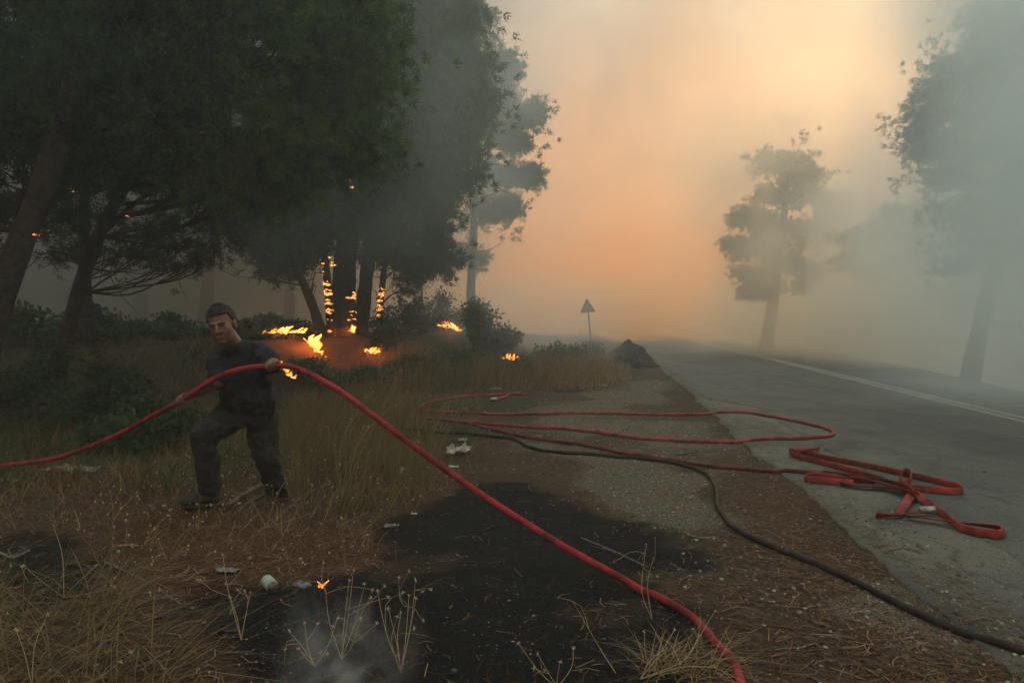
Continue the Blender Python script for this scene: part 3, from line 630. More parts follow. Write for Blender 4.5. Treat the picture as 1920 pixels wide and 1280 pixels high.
# ------------------------------------------------------------------ bushes
def bush(label, base, blobs, seed, name='bush', nleaf=1600, size=0.05, leaf=None, tint=(0.1, 0.7), cat='bush', group=None, stems=10, wild=0.25):
    """blobs: (centre offset, radii) leaf masses; stems run out to them"""
    r_ = np.random.default_rng(seed); leaf = leaf or M_leaf
    base = Vector(base); root = thing(name, label, cat, tuple(base), group)
    B = np.array(tuple(base)); sm = MB(); pts = []; outs = []; tn = []
    for (off, rad) in blobs:
        c = B + np.array(off); rad = np.array(rad, float)
        per = max(30, int(nleaf / len(blobs)))
        ntw = max(4, stems // len(blobs) + 3)
        dirs = r_.normal(size=(ntw, 3)); dirs /= np.linalg.norm(dirs, axis=1)[:, None]; dirs[:, 2] = np.abs(dirs[:, 2]) * 0.9 - 0.15
        tips = c + dirs * rad * (0.55 + (0.5 + wild) * r_.random((ntw, 1)))
        for t in tips:
            s0 = B + np.array([r_.normal() * 0.06, r_.normal() * 0.06, 0])
            mid = (s0 + c) / 2 + r_.normal(size=3) * 0.08
            path = spline([s0, mid, c + (t - c) * 0.5 + r_.normal(size=3) * 0.04, t], 8)
            sm.add(*tube(path, np.linspace(0.013, 0.003, 8), 4, caps=False))
            m_ = per // ntw
            u = 0.35 + 0.65 * r_.random(m_); ii = np.clip((u * 7).astype(int), 0, 6)
            fr = (u * 7 - ii)[:, None]
            pp = path[ii] * (1 - fr) + path[np.minimum(ii + 1, 7)] * fr
            pts.append(pp + r_.normal(size=(m_, 3)) * rad * 0.16); outs.append((pp - c) / rad * 0.5)
            tn.append(np.full(m_, tint[0] + (tint[1] - tint[0]) * r_.random()) + r_.normal(size=m_) * 0.12)
    sm.build('stem', M_bark, root)
    Pn = np.concatenate(pts); On = np.concatenate(outs); tn = np.clip(np.concatenate(tn), 0, 1); m_ = len(Pn)
    d = On + r_.normal(size=(m_, 3)) * 0.7; d[:, 2] += 0.25; d /= np.linalg.norm(d, axis=1)[:, None]
    sd = np.cross(d, r_.normal(size=(m_, 3))); sd /= np.linalg.norm(sd, axis=1)[:, None]
    ln = size * (0.6 + 0.8 * r_.random((m_, 1)))
    V = np.stack([Pn, Pn + d * ln * 0.5 + sd * ln * 0.28, Pn + d * ln, Pn + d * ln * 0.5 - sd * ln * 0.28], 1)
    soup('foliage', V, 4, leaf, root, attrs=dict(tint=np.repeat(tn, 4)))
    return root
def pt(px, d, dz=0.0):
    p = P(px, 600, d); return Vector((p.x, d, H(p.x, d) + dz))
def up_to(base, py, d):      # height that reaches photo row py
    return P(960, py, d).z - base.z
b0 = pt(215, 8.4)
bush('dark leafy bush between the leaning trunk and the man', b0, [((-0.1, 0, 0.45), (0.55, 0.5, 0.4)), ((0.35, 0, 0.35), (0.4, 0.4, 0.35)), ((-0.5, 0.1, 0.35), (0.45, 0.4, 0.35)), ((-0.2, 0, 0.85), (0.22, 0.22, 0.35)), ((0.1, 0.1, 0.65), (0.3, 0.3, 0.3))], 51, nleaf=5200, size=0.06, tint=(0.0, 0.5), stems=40)
b0 = pt(60, 8.9)
bush('dark leafy bush at the left edge beside the thick trunk', b0, [((0, 0, 0.45), (0.6, 0.5, 0.45)), ((-0.6, 0, 0.4), (0.5, 0.4, 0.4)), ((0.3, 0, 0.7), (0.3, 0.3, 0.35))], 52, nleaf=4200, size=0.06, tint=(0.0, 0.4), stems=36)
b0 = pt(268, 7.5)
bush('low green bush on the slope left of the man', b0, [((0, 0, 0.2), (0.5, 0.4, 0.3)), ((-0.5, 0, 0.18), (0.4, 0.4, 0.25)), ((0.3, 0.1, 0.25), (0.3, 0.3, 0.3))], 53, nleaf=3600, size=0.055, tint=(0.1, 0.6), stems=30)
b0 = pt(905, 17.5); h_ = up_to(b0, 560, 17.5)
bush('spiky juniper bush with one tall tip behind the dry grass', b0, [((0.1, 0, h_ * 0.45), (0.6, 0.5, 0.6)), ((-0.35, 0, h_ * 0.75), (0.25, 0.25, 0.65)), ((0.4, 0, h_ * 0.35), (0.35, 0.3, 0.5)), ((0.05, 0, h_ * 0.8), (0.4, 0.3, 0.4)), ((0.75, 0, h_ * 0.3), (0.25, 0.25, 0.35))], 54, nleaf=5200, size=0.11, tint=(0.05, 0.6), stems=44, wild=0.5)
for q, (px, d, w, hh, lab) in enumerate([
        (842, 15.2, 0.55, 0.5, 'dark rounded shrub at the back of the dry grass, left of the juniper'), (955, 15.8, 0.5, 0.42, 'dark shrub in the dry grass below the juniper bush'),
        (655, 13.6, 0.75, 0.42, 'low dark shrub on the mound in front of the thick burning trunk'), (1010, 17.5, 0.6, 0.55, 'scrubby shrub beside the small ground fire'),
        (1060, 18.5, 0.6, 0.55, 'scrubby shrub over the embers left of the sign'), (1105, 20, 0.5, 0.6, 'thin scrub at the foot of the leaning sign'),
        (718, 15.6, 0.28, 0.5, 'small bush above the flame at the right of the burning trunks'), (560, 13.0, 0.6, 0.3, 'low shrub behind the man beside the flames'), (770, 14.6, 0.5, 0.35, 'low shrub in the smoke between the burning pine and the juniper')]):
    b0 = pt(px, d)
    bush(lab, b0, [((0, 0, hh * 0.5), (w, w * 0.8, hh * 0.7)), ((w * 0.5, 0, hh * 0.4), (w * 0.5, w * 0.5, hh * 0.6)), ((-w * 0.5, 0, hh * 0.35), (w * 0.5, w * 0.5, hh * 0.5))], 60 + q, name='shrub', cat='shrub', nleaf=2200, size=0.085, tint=(0.1, 0.7), stems=26, wild=0.5)

for q, (px, d, w, hh, lab) in enumerate([
        (20, 11.5, 1.0, 0.55, 'dim brush in the smoke at the left picture edge'), (175, 12.0, 1.0, 0.5, 'dim brush behind the curved leaning trunk'), (300, 13.0, 0.9, 0.4, 'dim low brush in the smoke left of the man\'s head'),
        (440, 14.5, 1.0, 0.3, 'dim low brush directly behind the man\'s head'), (500, 17.5, 1.2, 0.35, 'dim brush behind the line of flames'), (760, 18.5, 1.2, 0.8, 'dim brush in the smoke right of the burning trunks'), (820, 20.5, 1.2, 1.0, 'dim brush in the smoke left of the juniper')]):
    b0 = pt(px, d)
    bush(lab, b0, [((0, 0, hh * 0.5), (w, w * 0.8, hh * 0.7)), ((w * 0.6, 0, hh * 0.35), (w * 0.6, w * 0.5, hh * 0.5)), ((-w * 0.6, 0, hh * 0.4), (w * 0.6, w * 0.5, hh * 0.55)), ((w * 0.1, 0, hh * 0.9), (w * 0.3, w * 0.3, hh * 0.5))], 160 + q, name='brush', cat='brush', nleaf=3000, size=0.09, tint=(0.0, 0.45), stems=30, wild=0.5)

# ------------------------------------------------------------------ grass
def blades(name, x, y, height, width, lean, tint, label, curve=0.5, wind=(0.2, 0.0), kind='stuff'):
    nn = len(x); z = surf(x, y) - 0.01
    a = rng.random(nn) * 6.283
    dx = np.cos(a) * lean + wind[0]; dy = np.sin(a) * lean + wind[1]
    b = rng.random(nn) * 6.283
    sx, sy = np.cos(b) * width / 2, np.sin(b) * width / 2
    base = np.stack([x, y, z], -1)
    def at(t): return base + np.stack([dx * height * (t + curve * t * t) * 0.7, dy * height * (t + curve * t * t) * 0.7, height * t * (1 - 0.3 * lean * t)], -1)
    s_ = np.stack([sx, sy, 0 * sx], -1)
    p1, p2, p3 = at(0.4), at(0.75), at(1.0)
    V = np.stack([base - s_, base + s_, p1 + s_ * 0.9, p1 - s_ * 0.9, p2 + s_ * 0.6, p2 - s_ * 0.6, p3 + s_ * 0.12, p3 - s_ * 0.12], 1)
    Fc = np.array([[0, 1, 2, 3], [3, 2, 4, 5], [5, 4, 6, 7]])
    Fc = (Fc[None] + (np.arange(nn) * 8)[:, None, None]).reshape(-1, 4)
    o = soup(name, V, 4, M_grass, faces=Fc, attrs=dict(tint=np.repeat(np.clip(tint, 0, 1), 8)))
    return tag(o, label, 'grass', kind=kind)
def fill(poly, nn, clump=2.2, thr=0.45, seed=0, extra=None):
    p = np.array(poly); lo, hi = p.min(0), p.max(0)
    x = lo[0] + (hi[0] - lo[0]) * rng.random(nn * 6); y = lo[1] + (hi[1] - lo[1]) * rng.random(nn * 6)
    ok = in_poly(x, y, poly) & (fbm(x * clump, y * clump, seed, 3) + 0.25 * rng.random(nn * 6) > thr)
    ok &= (x - x_left(y) < -0.12)
    if extra is not None: ok &= extra(x, y)
    return x[ok][:nn], y[ok][:nn]
noburn = lambda x, y: mask(burn, x, y) < 0.35
# tall dry grass below the bushes
pA = [(-3.6, 12.2), (-2.0, 12.6), (0.4, 13.2), (1.6, 13.8), (2.7, 15.5), (3.5, 20), (4.1, 26), (2.6, 26), (1.2, 20), (-1, 17), (-3.6, 15.5)]
x, y = fill(pA, 17000, 1.6, 0.45, 81)
rim_ = ss(-0.1, 1.5, -sdf_poly(x, y, pA) + 0.9 * (fbm(x * 1.3, y * 1.3, 87, 3) - 0.45)); kk = rng.random(len(x)) < 0.25 + 0.75 * rim_; x, y, rim_ = x[kk], y[kk], rim_[kk]
blades('dry_grass', x, y, (0.24 + 0.55 * rng.random(len(x)) ** 2 * (0.4 + fbm(x * 1.2, y * 1.2, 5))) * (0.35 + 0.65 * rim_), 0.011 + 0.007 * rng.random(len(x)), 0.15 + 0.35 * rng.random(len(x)), 0.38 + 0.5 * rng.random(len(x)) + 0.35 * ss(-0.5, 3.0, x) - 0.12, 'tall dry grass growing in front of the bushes')
pB = gpoly([(525, 800), (560, 762), (640, 740), (740, 760), (800, 800), (815, 860), (800, 930), (740, 955), (640, 962), (545, 965)])
x, y = fill(pB, 5200, 2.5, 0.44, 82, noburn)
blades('weedy_grass', x, y, 0.16 + 0.4 * rng.random(len(x)) ** 1.6 * ss(5.0, 6.4, y) + 0.08, 0.004 + 0.005 * rng.random(len(x)), 0.2 + 0.5 * rng.random(len(x)), 0.18 + 0.55 * rng.random(len(x)), 'mixed green and dry weeds standing right of the man')
pC = [(-4.2, 2.0), (-1.25, 2.0), (-1.4, 2.9), (-1.85, 3.15), (-2.0, 3.5), (-2.35, 4.1), (-4.6, 4.3)]
x, y = fill(pC, 3900, 2.2, 0.42, 83, noburn)
blades('matted_straw', x, y, 0.10 + 0.30 * rng.random(len(x)) ** 1.5, 0.003 + 0.003 * rng.random(len(x)), 0.4 + 1.3 * rng.random(len(x)), 0.24 + 0.45 * rng.random(len(x)), 'matted dry straw grass in the left foreground', curve=1.2)
pD = [(-12, 5.4), (-3.0, 5.6), (-1.9, 6.2), (-2.0, 8.5), (-3.5, 12), (-14, 12)]
x, y = fill(pD, 16000, 1.0, 0.43, 84)
blades('green_grass', x, y, 0.10 + 0.22 * rng.random(len(x)), 0.007 + 0.006 * rng.random(len(x)), 0.3 + 0.5 * rng.random(len(x)), 0.0 + 0.3 * rng.random(len(x)) + 0.35 * (fbm(x, y, 91) > 0.5), 'low green grass on the shaded slope at left')
pE = [(-6.5, 3.9), (-0.6, 4.2), (-0.4, 6.5), (-0.5, 12.2), (-3, 12.5), (-7, 7)]
x, y = fill(pE, 9500, 1.8, 0.47, 85, noburn)
blades('thin_grass', x, y, 0.05 + 0.22 * rng.random(len(x)) ** 2, 0.003 + 0.004 * rng.random(len(x)), 0.3 + 0.9 * rng.random(len(x)), 0.25 + 0.65 * rng.random(len(x)), 'thin scattered grass over the brown ground round the man')
pF = gpoly([(1195, 1275), (1215, 1235), (1290, 1215), (1335, 1240), (1345, 1275)])
pF = [(p[0], p[1]) for p in pF]
x, y = fill(pF, 230, 2, 0.3, 86)
blades('straw_tuft', x, y, 0.05 + 0.12 * rng.random(len(x)), 0.0025 + 0.002 * rng.random(len(x)), 0.8 + 1.4 * rng.random(len(x)), 0.5 + 0.5 * rng.random(len(x)), 'yellow straw tuft beside the red hose at the bottom edge', curve=1.2)

# charred stubble and ash flakes on the burnt patch, pale seed specks over the weeds
x, y = scatter(14000, (-2.6, 2.2), (2.1, 6.5), lambda x, y: 0.5 * (mask(burn, x, y) > 0.45)); x, y = x[:1500], y[:1500]
nn = len(x); hh = 0.012 + 0.05 * rng.random(nn) ** 2; a = rng.random(nn) * 6.283; z = surf(x, y)
t_ = np.stack([x + np.cos(a) * hh * 0.8, y + np.sin(a) * hh * 0.8, z + hh], -1); b_ = np.stack([x, y, z - 0.004], -1); sd = np.stack([-np.sin(a), np.cos(a), 0 * a], -1) * 0.0022
o = soup('charred_stubble', np.stack([b_ - sd, b_ + sd, t_ + sd * 0.5, t_ - sd * 0.5], 1), 4, M_char); tag(o, 'charred grass stubble standing on the burnt patch', 'stubble', kind='stuff')
x, y = scatter(12000, (-2.6, 2.2), (2.1, 7.0), lambda x, y: 0.5 * (mask(burn, x, y) > 0.3) * (fbm(x * 1.7, y * 1.7, 44, 3) > 0.47)); x, y = x[:900], y[:900]
o = stones('ash_flakes', x, y, 0.0025 + 0.006 * rng.random(len(x)) ** 2, attr_mat('pale_ash', [(0, (0.05, 0.047, 0.044)), (1, (0.26, 0.25, 0.235))]), rng.random(len(x)), flat=0.25); tag(o, 'grey ash flakes lying on the burnt patch', 'ash', kind='stuff')
x, y = scatter(16000, (-5.5, -0.2), (2.3, 8.5), lambda x, y: 0.25 * (mask(burn, x, y) < 0.4) * (fbm(x * 1.1, y * 1.1, 46, 3) > 0.4)); x, y = x[:420], y[:420]
nn = len(x); zz_ = surf(x, y) + 0.04 + 0.28 * rng.random(nn) ** 1.5; c_ = np.stack([x, y, zz_], -1); rr_ = (0.004 + 0.005 * rng.random(nn))[:, None]
vv = []
for d3 in ((1, 0, 0), (0, 1, 0), (-1, 0, 0), (0, -1, 0), (0, 0, 1.2), (0, 0, -1.2)): vv.append(c_ + np.array(d3) * rr_ * (0.7 + 0.6 * rng.random((nn, 1))))
V = np.stack(vv, 1); Fc = np.array([[0, 1, 4], [1, 2, 4], [2, 3, 4], [3, 0, 4], [1, 0, 5], [2, 1, 5], [3, 2, 5], [0, 3, 5]])
Fc = (Fc[None] + (np.arange(nn) * 6)[:, None, None]).reshape(-1, 3)
sp0 = V[:, 5] ; st_b = np.stack([x + 0.06 * rng.normal(size=nn), y + 0.06 * rng.normal(size=nn), surf(x, y)], -1)
o = soup('seed_specks', V, 3, M_seed, faces=Fc); tag(o, 'pale dry seed heads dotted over the weeds', 'seed heads', kind='stuff')
w_ = np.array([0.0013, 0, 0]); o = soup('seed_stalks', np.stack([st_b - w_, st_b + w_, c_ + w_ * 0.6, c_ - w_ * 0.6], 1), 4, simple('dry_stalk', (0.10, 0.075, 0.035), (0.2, 0.15, 0.08), 30)); tag(o, 'thin dry stalks carrying the pale seed heads', 'stalks', kind='stuff')
# weeds with dry seed heads
def weed(label, base, tips, seed, group=None, r=0.0022, head=0.011):
    r_ = np.random.default_rng(seed); root = thing('dry_weed', label, 'weed', tuple(base), group)
    sm = MB(); B = np.array(tuple(base))
    for t in tips:
        t = np.array(tuple(t)); mid = (B + t) / 2 + r_.normal(size=3) * 0.07 * np.linalg.norm(t - B)
        path = spline([B, mid, t], 9); sm.add(*tube(path, np.linspace(r, r * 0.5, 9), 4, caps=False))
        heads = [t]
        for z in range(r_.integers(0, 3)):
            s0 = path[r_.integers(4, 8)]; e = s0 + (t - s0) * 0.6 + r_.normal(size=3) * 0.07
            sm.add(*tube(spline([s0, (s0 + e) / 2 + r_.normal(size=3) * 0.02, e], 5), np.linspace(r * 0.6, r * 0.4, 5), 4, caps=False)); heads.append(e)
        for hpt in heads:                                       # a star of dry bracts round a small core
            hb = MB(); hb.add(*ellipsoid(hpt, (head * 0.4,) * 3, nu=6, nv=4))
            for z in range(7):
                d = r_.normal(size=3); d[2] += 0.5; d /= np.linalg.norm(d); s_ = np.cross(d, r_.normal(size=3)); s_ /= np.linalg.norm(s_)
                e = hpt + d * head
                hb.add([hpt - s_ * head * 0.2, hpt + s_ * head * 0.2, e + s_ * head * 0.12, e - s_ * head * 0.12], [(0, 1, 2, 3)])
            hb.build('seed_head', M_seed, root, smooth=False)
    stm = sm.build('stem', MATS['straw_stem'], root)
    return root
simple('straw_stem', (0.22, 0.17, 0.09), (0.36, 0.29, 0.17), 40)
def WD(label, bpx, tips, seed, **kw):
    b0 = G(*bpx); d0 = b0.y
    weed(label, b0, [P(tx, ty, d0 + dd) for tx, ty, dd in tips], seed, **kw)
WD('branching dry weed with many star seed heads over the burnt patch', (752, 1262), [(779, 1086, .05), (780, 1122, 0), (728, 1140, .1), (767, 1116, .2), (745, 1155, -.1), (752, 1148, .15), (708, 1108, .2)], 1)
WD('dry weed with thin crossed stems left of the branching weed', (640, 1235), [(663, 1068, .05), (655, 1088, .1), (684, 1094, .15), (676, 1160, -.05), (610, 1095, .1), (695, 1120, .1)], 2)
WD('bent dry weed leaning left over the black ground', (590, 1250), [(542, 1182, .05), (571, 1168, .1), (633, 1159, .05), (560, 1215, 0)], 3)
WD('tall pale stalk in the left foreground straw', (452, 1200), [(418, 1040, .1), (470, 1110, .15), (432, 1120, .05)], 4)
WD('dry weed with pale seed heads at the bottom left corner', (60, 1290), [(95, 1255, 0), (100, 1270, .1), (30, 1180, .1), (225, 1240, 0), (90, 1150, .2)], 5)
WD('single curved stalk right of the smoke puff', (1155, 1262), [(1075, 1128, .1)], 6, head=0.004)
WD('short weed with seed heads at the bottom middle', (1045, 1290), [(1008, 1225, .05), (1050, 1240, 0), (972, 1205, .1), (1075, 1215, .1)], 7)
WD('thin stalk standing where the red hose touches down', (1222, 1160), [(1212, 1020, .1), (1225, 1045, .1)], 8, head=0.006)
WD('tall yellow weed stalks rising right of the man', (640, 930), [(742, 708, .3), (700, 735, .3), (690, 800, .2), (765, 735, .6), (615, 800, .1)], 9, head=0.012)
WD('fine grey green weed in front of the hose bend', (800, 850), [(850, 745, .4), (870, 752, .4), (790, 742, .4), (830, 790, .3)], 10, head=0.008)
WD('dry stalks arching in front of the man\'s back foot', (500, 990), [(620, 905, .1), (565, 860, .1), (590, 960, 0), (470, 935, .2), (690, 960, 0)], 11, head=0.006)
WD('dry weed in the straw below the burnt left corner', (120, 1120), [(100, 985, .2), (180, 1060, .1), (45, 1060, .1), (215, 1100, 0)], 12)
WD('yellow stalk bent over the straw tuft at the bottom', (1200, 1275), [(1310, 1192, .1), (1340, 1250, 0), (1250, 1215, .05), (1265, 1180, .1)], 13, r=0.003, head=0.008)

# ------------------------------------------------------------------ fire hoses
def hose_mat(name, c1, c2, c3):
    m, n, l, b = mat(name, 0.75, 0.15)
    t = noise(n, l, 9, 6, 0.7); r = ramp(n, [(0.32, c1), (0.55, c2), (0.75, c3)]); l.new(t, r.inputs[0])
    t3 = noise(n, l, 3.1, 5, 0.65, 0.8); q = ramp(n, [(0.40, (0.035, 0.028, 0.023)), (0.56, (1, 1, 1))]); l.new(t3, q.inputs[0])      # soot and mud smears
    l.new(mixc(n, l, 0.55, r.outputs[0], q.outputs[0], 'MULTIPLY'), b.inputs['Base Color'])
    t2 = noise(n, l, 260, 2); bump(n, l, b, t2, 0.35, 0.004)
    return m
M_hose = hose_mat('red_hose_jacket', (0.15, 0.018, 0.020), (0.29, 0.028, 0.032), (0.36, 0.045, 0.045))
M_hose2 = hose_mat('dusty_red_hose', (0.14, 0.03, 0.022), (0.31, 0.05, 0.038), (0.36, 0.085, 0.06))
M_hose_dark = hose_mat('dirty_dark_hose', (0.014, 0.011, 0.010), (0.030, 0.021, 0.018), (0.06, 0.045, 0.031))
M_flat = hose_mat('flat_red_hose', (0.15, 0.022, 0.018), (0.32, 0.045, 0.034), (0.38, 0.075, 0.055))
M_metal = simple('hose_coupling_metal', (0.14, 0.14, 0.135), (0.36, 0.36, 0.34), 30, 0.45, 0.5)
M_metal.node_tree.nodes['Principled BSDF'].inputs['Metallic'].default_value = 0.8
HOSE_R = 0.0205
HAND_R, HAND_L = P(343, 749, 5.25), P(508, 686, 4.92)         # his right hand, his left hand
hp = [P(-330, 905, 6.9), P(-130, 886, 6.6), P(0, 873, 6.35), P(110, 857, 6.15), P(220, 815, 5.85), P(290, 777, 5.48), HAND_R, P(400, 711, 5.09), P(452, 692, 5.0), HAND_L,
      P(560, 692, 4.84), P(640, 735, 4.66), P(760, 825, 4.38), P(900, 925, 4.1), P(1050, 1020, 3.85), P(1200, 1105, 3.62), P(1290, 1182, 3.32), P(1340, 1240, 3.02), P(1375, 1285, 2.82), P(1400, 1380, 2.45), P(1390, 1560, 2.0)]
path = spline(hp, 260)
zmin = surf(path[:, 0], path[:, 1]) + HOSE_R * 0.9
path[:, 2] = np.maximum(path[:, 2], zmin)
hb = MB(); hb.add(*tube(path, HOSE_R, 14))
big_hose = hb.build('fire_hose', M_hose)
tag(big_hose, 'thick bright red fire hose carried by the man and trailing to the bottom edge', 'hose')
HP = path
def ground_hose(name, label, px, r, matl, n=180, wig=0.0, seed=0):
    pts = [G(*p) for p in px]
    for p in pts: p.z = 0
    path = spline(pts, n)
    if wig:
        u = np.linspace(0, 1, n); path[:, 0] += wig * (fbm(u * 30, u * 0 + seed, seed, 3) - 0.45); path[:, 1] += wig * (fbm(u * 30, u * 0 + 7, seed + 5, 3) - 0.45)
    z = surf(path[:, 0], path[:, 1])
    z = np.maximum(z, np.convolve(np.pad(z, 3, 'edge'), np.ones(7) / 7, 'valid'))
    path[:, 2] = z + r * 0.85
    hb = MB(); hb.add(*tube(path, r, 10)); o = hb.build(name, matl)
    return tag(o, label, 'hose'), path
loop, lpth = ground_hose('fire_hose', 'thin red hose looping from the dirt onto the road and back', [(700, 772), (800, 773), (880, 776), (1000, 778), (1180, 779), (1300, 779), (1345, 775), (1400, 775), (1475, 788), (1540, 803), (1562, 813), (1555, 820), (1520, 823), (1440, 825), (1375, 832), (1270, 829), (1180, 822), (1090, 810), (1000, 803), (900, 796), (820, 788), (700, 782)], 0.0225, M_hose2, 260, 0.02, 3)
stub, spth = ground_hose('fire_hose', 'short red hose end with bend and coupling by the grass edge', [(800, 772), (788, 766), (800, 758), (850, 748), (920, 743), (988, 741)], 0.026, M_hose2, 90, 0.01, 4)
tail, _ = ground_hose('hose_tail', '', [(925, 752), (945, 746), (960, 739), (975, 737)], 0.018, M_hose2, 24)
for k_ in ('label', 'category'):
    if k_ in tail: del tail[k_]
attach(tail, stub)
cp = G(925, 752); cb = MB(); q = np.array([cp.x, cp.y, cp.z + 0.03]); cb.add(*tube([q - (0.05, 0.03, 0), q + (0.05, 0.03, 0)], 0.035, 10)); cb.build('coupling', M_metal, stub)
dark, _ = ground_hose('fire_hose', 'thick dark dirty hose snaking across the gravel to the right corner', [(700, 808), (840, 814), (930, 821), (970, 828), (1010, 846), (1100, 853), (1200, 862), (1280, 875), (1325, 892), (1342, 920), (1346, 950), (1372, 988), (1440, 1026), (1560, 1076), (1700, 1146), (1850, 1206), (1960, 1240), (2150, 1300)], 0.0195, M_hose_dark, 220, 0.02, 5)
mid, _ = ground_hose('fire_hose', 'dull red hose running between the loop and the dark hose to the flat pile', [(700, 786), (800, 788), (875, 796), (960, 816), (1030, 828), (1110, 839), (1230, 861), (1360, 880), (1450, 887), (1520, 889), (1560, 893)], 0.0205, M_hose_dark, 160, 0.02, 6)
mid.data.materials[0] = hose_mat('dull_red_hose', (0.06, 0.02, 0.016), (0.15, 0.032, 0.026), (0.22, 0.06, 0.045))

def ribbon(path, ang, w, th, nres):
    """flattened hose: a lens-shaped section, turned by ang (0 lies flat, pi/2 stands on edge)"""
    path = spline(path, nres); ang = np.interp(np.linspace(0, 1, nres), np.linspace(0, 1, len(ang)), ang)
    t = np.gradient(path, axis=0); t /= np.linalg.norm(t, axis=1)[:, None] + 1e-9
    th_ = np.arange(8) * math.pi / 4
    side = np.cross(t, [0, 0, 1.0]); side /= np.linalg.norm(side, axis=1)[:, None] + 1e-9
    for k in range(1, nres):                        # keep the side from flipping at folds
        if np.dot(side[k], side[k - 1]) < 0: side[k] *= -1
    upv = np.cross(side, t)
    A = side * np.cos(ang)[:, None] + upv * np.sin(ang)[:, None]; Bv = -side * np.sin(ang)[:, None] + upv * np.cos(ang)[:, None]
    v = path[:, None] + (np.cos(th_) * w / 2)[None, :, None] * A[:, None] + (np.sin(th_) * th / 2)[None, :, None] * Bv[:, None]
    low = v[..., 2].min(1) - surf(path[:, 0], path[:, 1]); v[..., 2] -= np.minimum(low - 0.002, 0)[:, None]
    f = [(i * 8 + j, i * 8 + (j + 1) % 8, (i + 1) * 8 + (j + 1) % 8, (i + 1) * 8 + j) for i in range(nres - 1) for j in range(8)] + [tuple(range(8))[::-1], tuple((nres - 1) * 8 + j for j in range(8))]
    return v.reshape(-1, 3), f
pile = thing('flat_fire_hose', 'flattened red hose folded in a tangled pile on the road edge', 'hose', tuple(G(1600, 900)))
def RB(px, ang, lift=0.01, w=0.062, th=0.012, n=60):
    pts = []
    for p in px:
        g = G(p[0], p[1]); g.z += lift + (p[2] if len(p) > 2 else 0); pts.append(g)
    rb = MB(); rb.add(*ribbon(pts, ang, w, th, n)); return rb.build('hose_fold', M_flat, pile)
E = 1.45
RB([(1545, 893), (1600, 903), (1660, 912), (1700, 925), (1722, 940)], [0.3, 0.9, 0.4, 1.2, 0.6], 0.05)
RB([(1480, 850), (1530, 860), (1640, 882), (1740, 905), (1800, 920)], [E, E, E - .2, E, E], 0.031)
RB([(1800, 920), (1803, 928), (1770, 928), (1715, 922), (1690, 920)], [E, E, E, 1.2, 1.0], 0.031)
RB([(1535, 848), (1510, 849), (1490, 849), (1484, 852), (1492, 860), (1560, 878), (1630, 898), (1680, 915)], [0.5, 0.9, E, E, E, E, 1.1, .7], 0.031)
RB([(1495, 862), (1510, 855), (1535, 850)], [1.2, 0.7, 0.4], 0.055)
RB([(1600, 912), (1540, 908), (1512, 905), (1511, 900), (1530, 898), (1580, 905), (1640, 912)], [1.0, E, E, E, E, 1.0, .4], 0.031)
RB([(1575, 912), (1620, 918), (1670, 922), (1715, 936)], [.5, .2, .6, 1.1], 0.03, w=0.085)
RB([(1590, 908), (1640, 914), (1690, 930), (1718, 944)], [1.0, .3, .5, 1.2], 0.055, w=0.08)
RB([(1692, 922), (1688, 908, .02), (1697, 900, .04), (1708, 905, .04), (1706, 914, .02), (1696, 917)], [E, E, E, E, E, E], 0.04, w=0.06)
RB([(1712, 932, .015), (1700, 949, .01), (1686, 969)], [0.12, 0.05, 0.1], 0.025, w=0.07)
RB([(1643, 972), (1680, 972), (1705, 968), (1735, 967)], [1.0, 0.5, .3, .4], 0.025)
RB([(1700, 975), (1760, 984), (1820, 992), (1865, 998), (1882, 1006), (1870, 1013), (1840, 1010), (1800, 998), (1770, 975), (1740, 952), (1716, 935)], [.3, .3, .4, .9, E, E, E, E, 1.2, .9, .6], 0.035, n=110)
cp = G(1738, 968); cb = MB(); q = np.array([cp.x, cp.y, cp.z + 0.045]); ax = np.array([0.05, -0.012, 0])
cb.add(*tube([q - ax, q - ax * 0.5, q - ax * 0.4, q + ax * 0.5, q + ax * 0.55, q + ax], [0.022, 0.022, 0.028, 0.028, 0.031, 0.031], 14))
cb.build('coupling', M_metal, pile)

# ------------------------------------------------------------------ warning sign, seen from behind
sb = pt(1108, 31, -0.1)
D = 31
sign = thing('warning_sign', 'leaning triangular road sign seen from its grey back', 'sign', tuple(sb))
M_signback = simple('sign_back_metal', (0.045, 0.045, 0.043), (0.08, 0.08, 0.075), 6, 0.6, 0.4)
t0, t1 = np.array(tuple(P(1109, 640, D))), np.array(tuple(P(1101, 566, D)))
t0[2] = sb.z
cb = MB(); cb.add(*tube(np.linspace(t0, t1, 6), 0.035, 10)); cb.build('post', M_signback, sign)
tri = [P(1100, 559.5, D - .05), P(1087.5, 587, D - .05), P(1116.5, 584, D - .05)]
c3 = sum(tri, Vector()) / 3
def trim(scale, y0, y1):
    out = []
    for k in range(3):
        a, bq, cq = tri[k], tri[(k + 1) % 3], tri[(k + 2) % 3]
        for nb in (cq, bq):
            e = a + (nb - a) * 0.07; out.append(c3 + (e - c3) * scale)
    v = [(p.x, p.y + y0, p.z) for p in out] + [(p.x, p.y + y1, p.z) for p in out]
    return v, [tuple(range(6)), tuple(range(11, 5, -1))] + [(i, 6 + i, 6 + (i + 1) % 6, (i + 1) % 6) for i in range(6)]
cb = MB(); cb.add(*trim(1.0, -0.012, 0.012)); cb.build('plate', M_signback, sign, False)
cb = MB(); cb.add(*trim(1.03, -0.02, -0.013)); cb.build('rim', M_signback, sign, False)
for zz in (572, 580):
    a = P(1101, zz, D - .08); cb = MB(); cb.add(*box(a, (0.3, 0.03, 0.045))); cb.build('bracket', M_signback, sign, False)

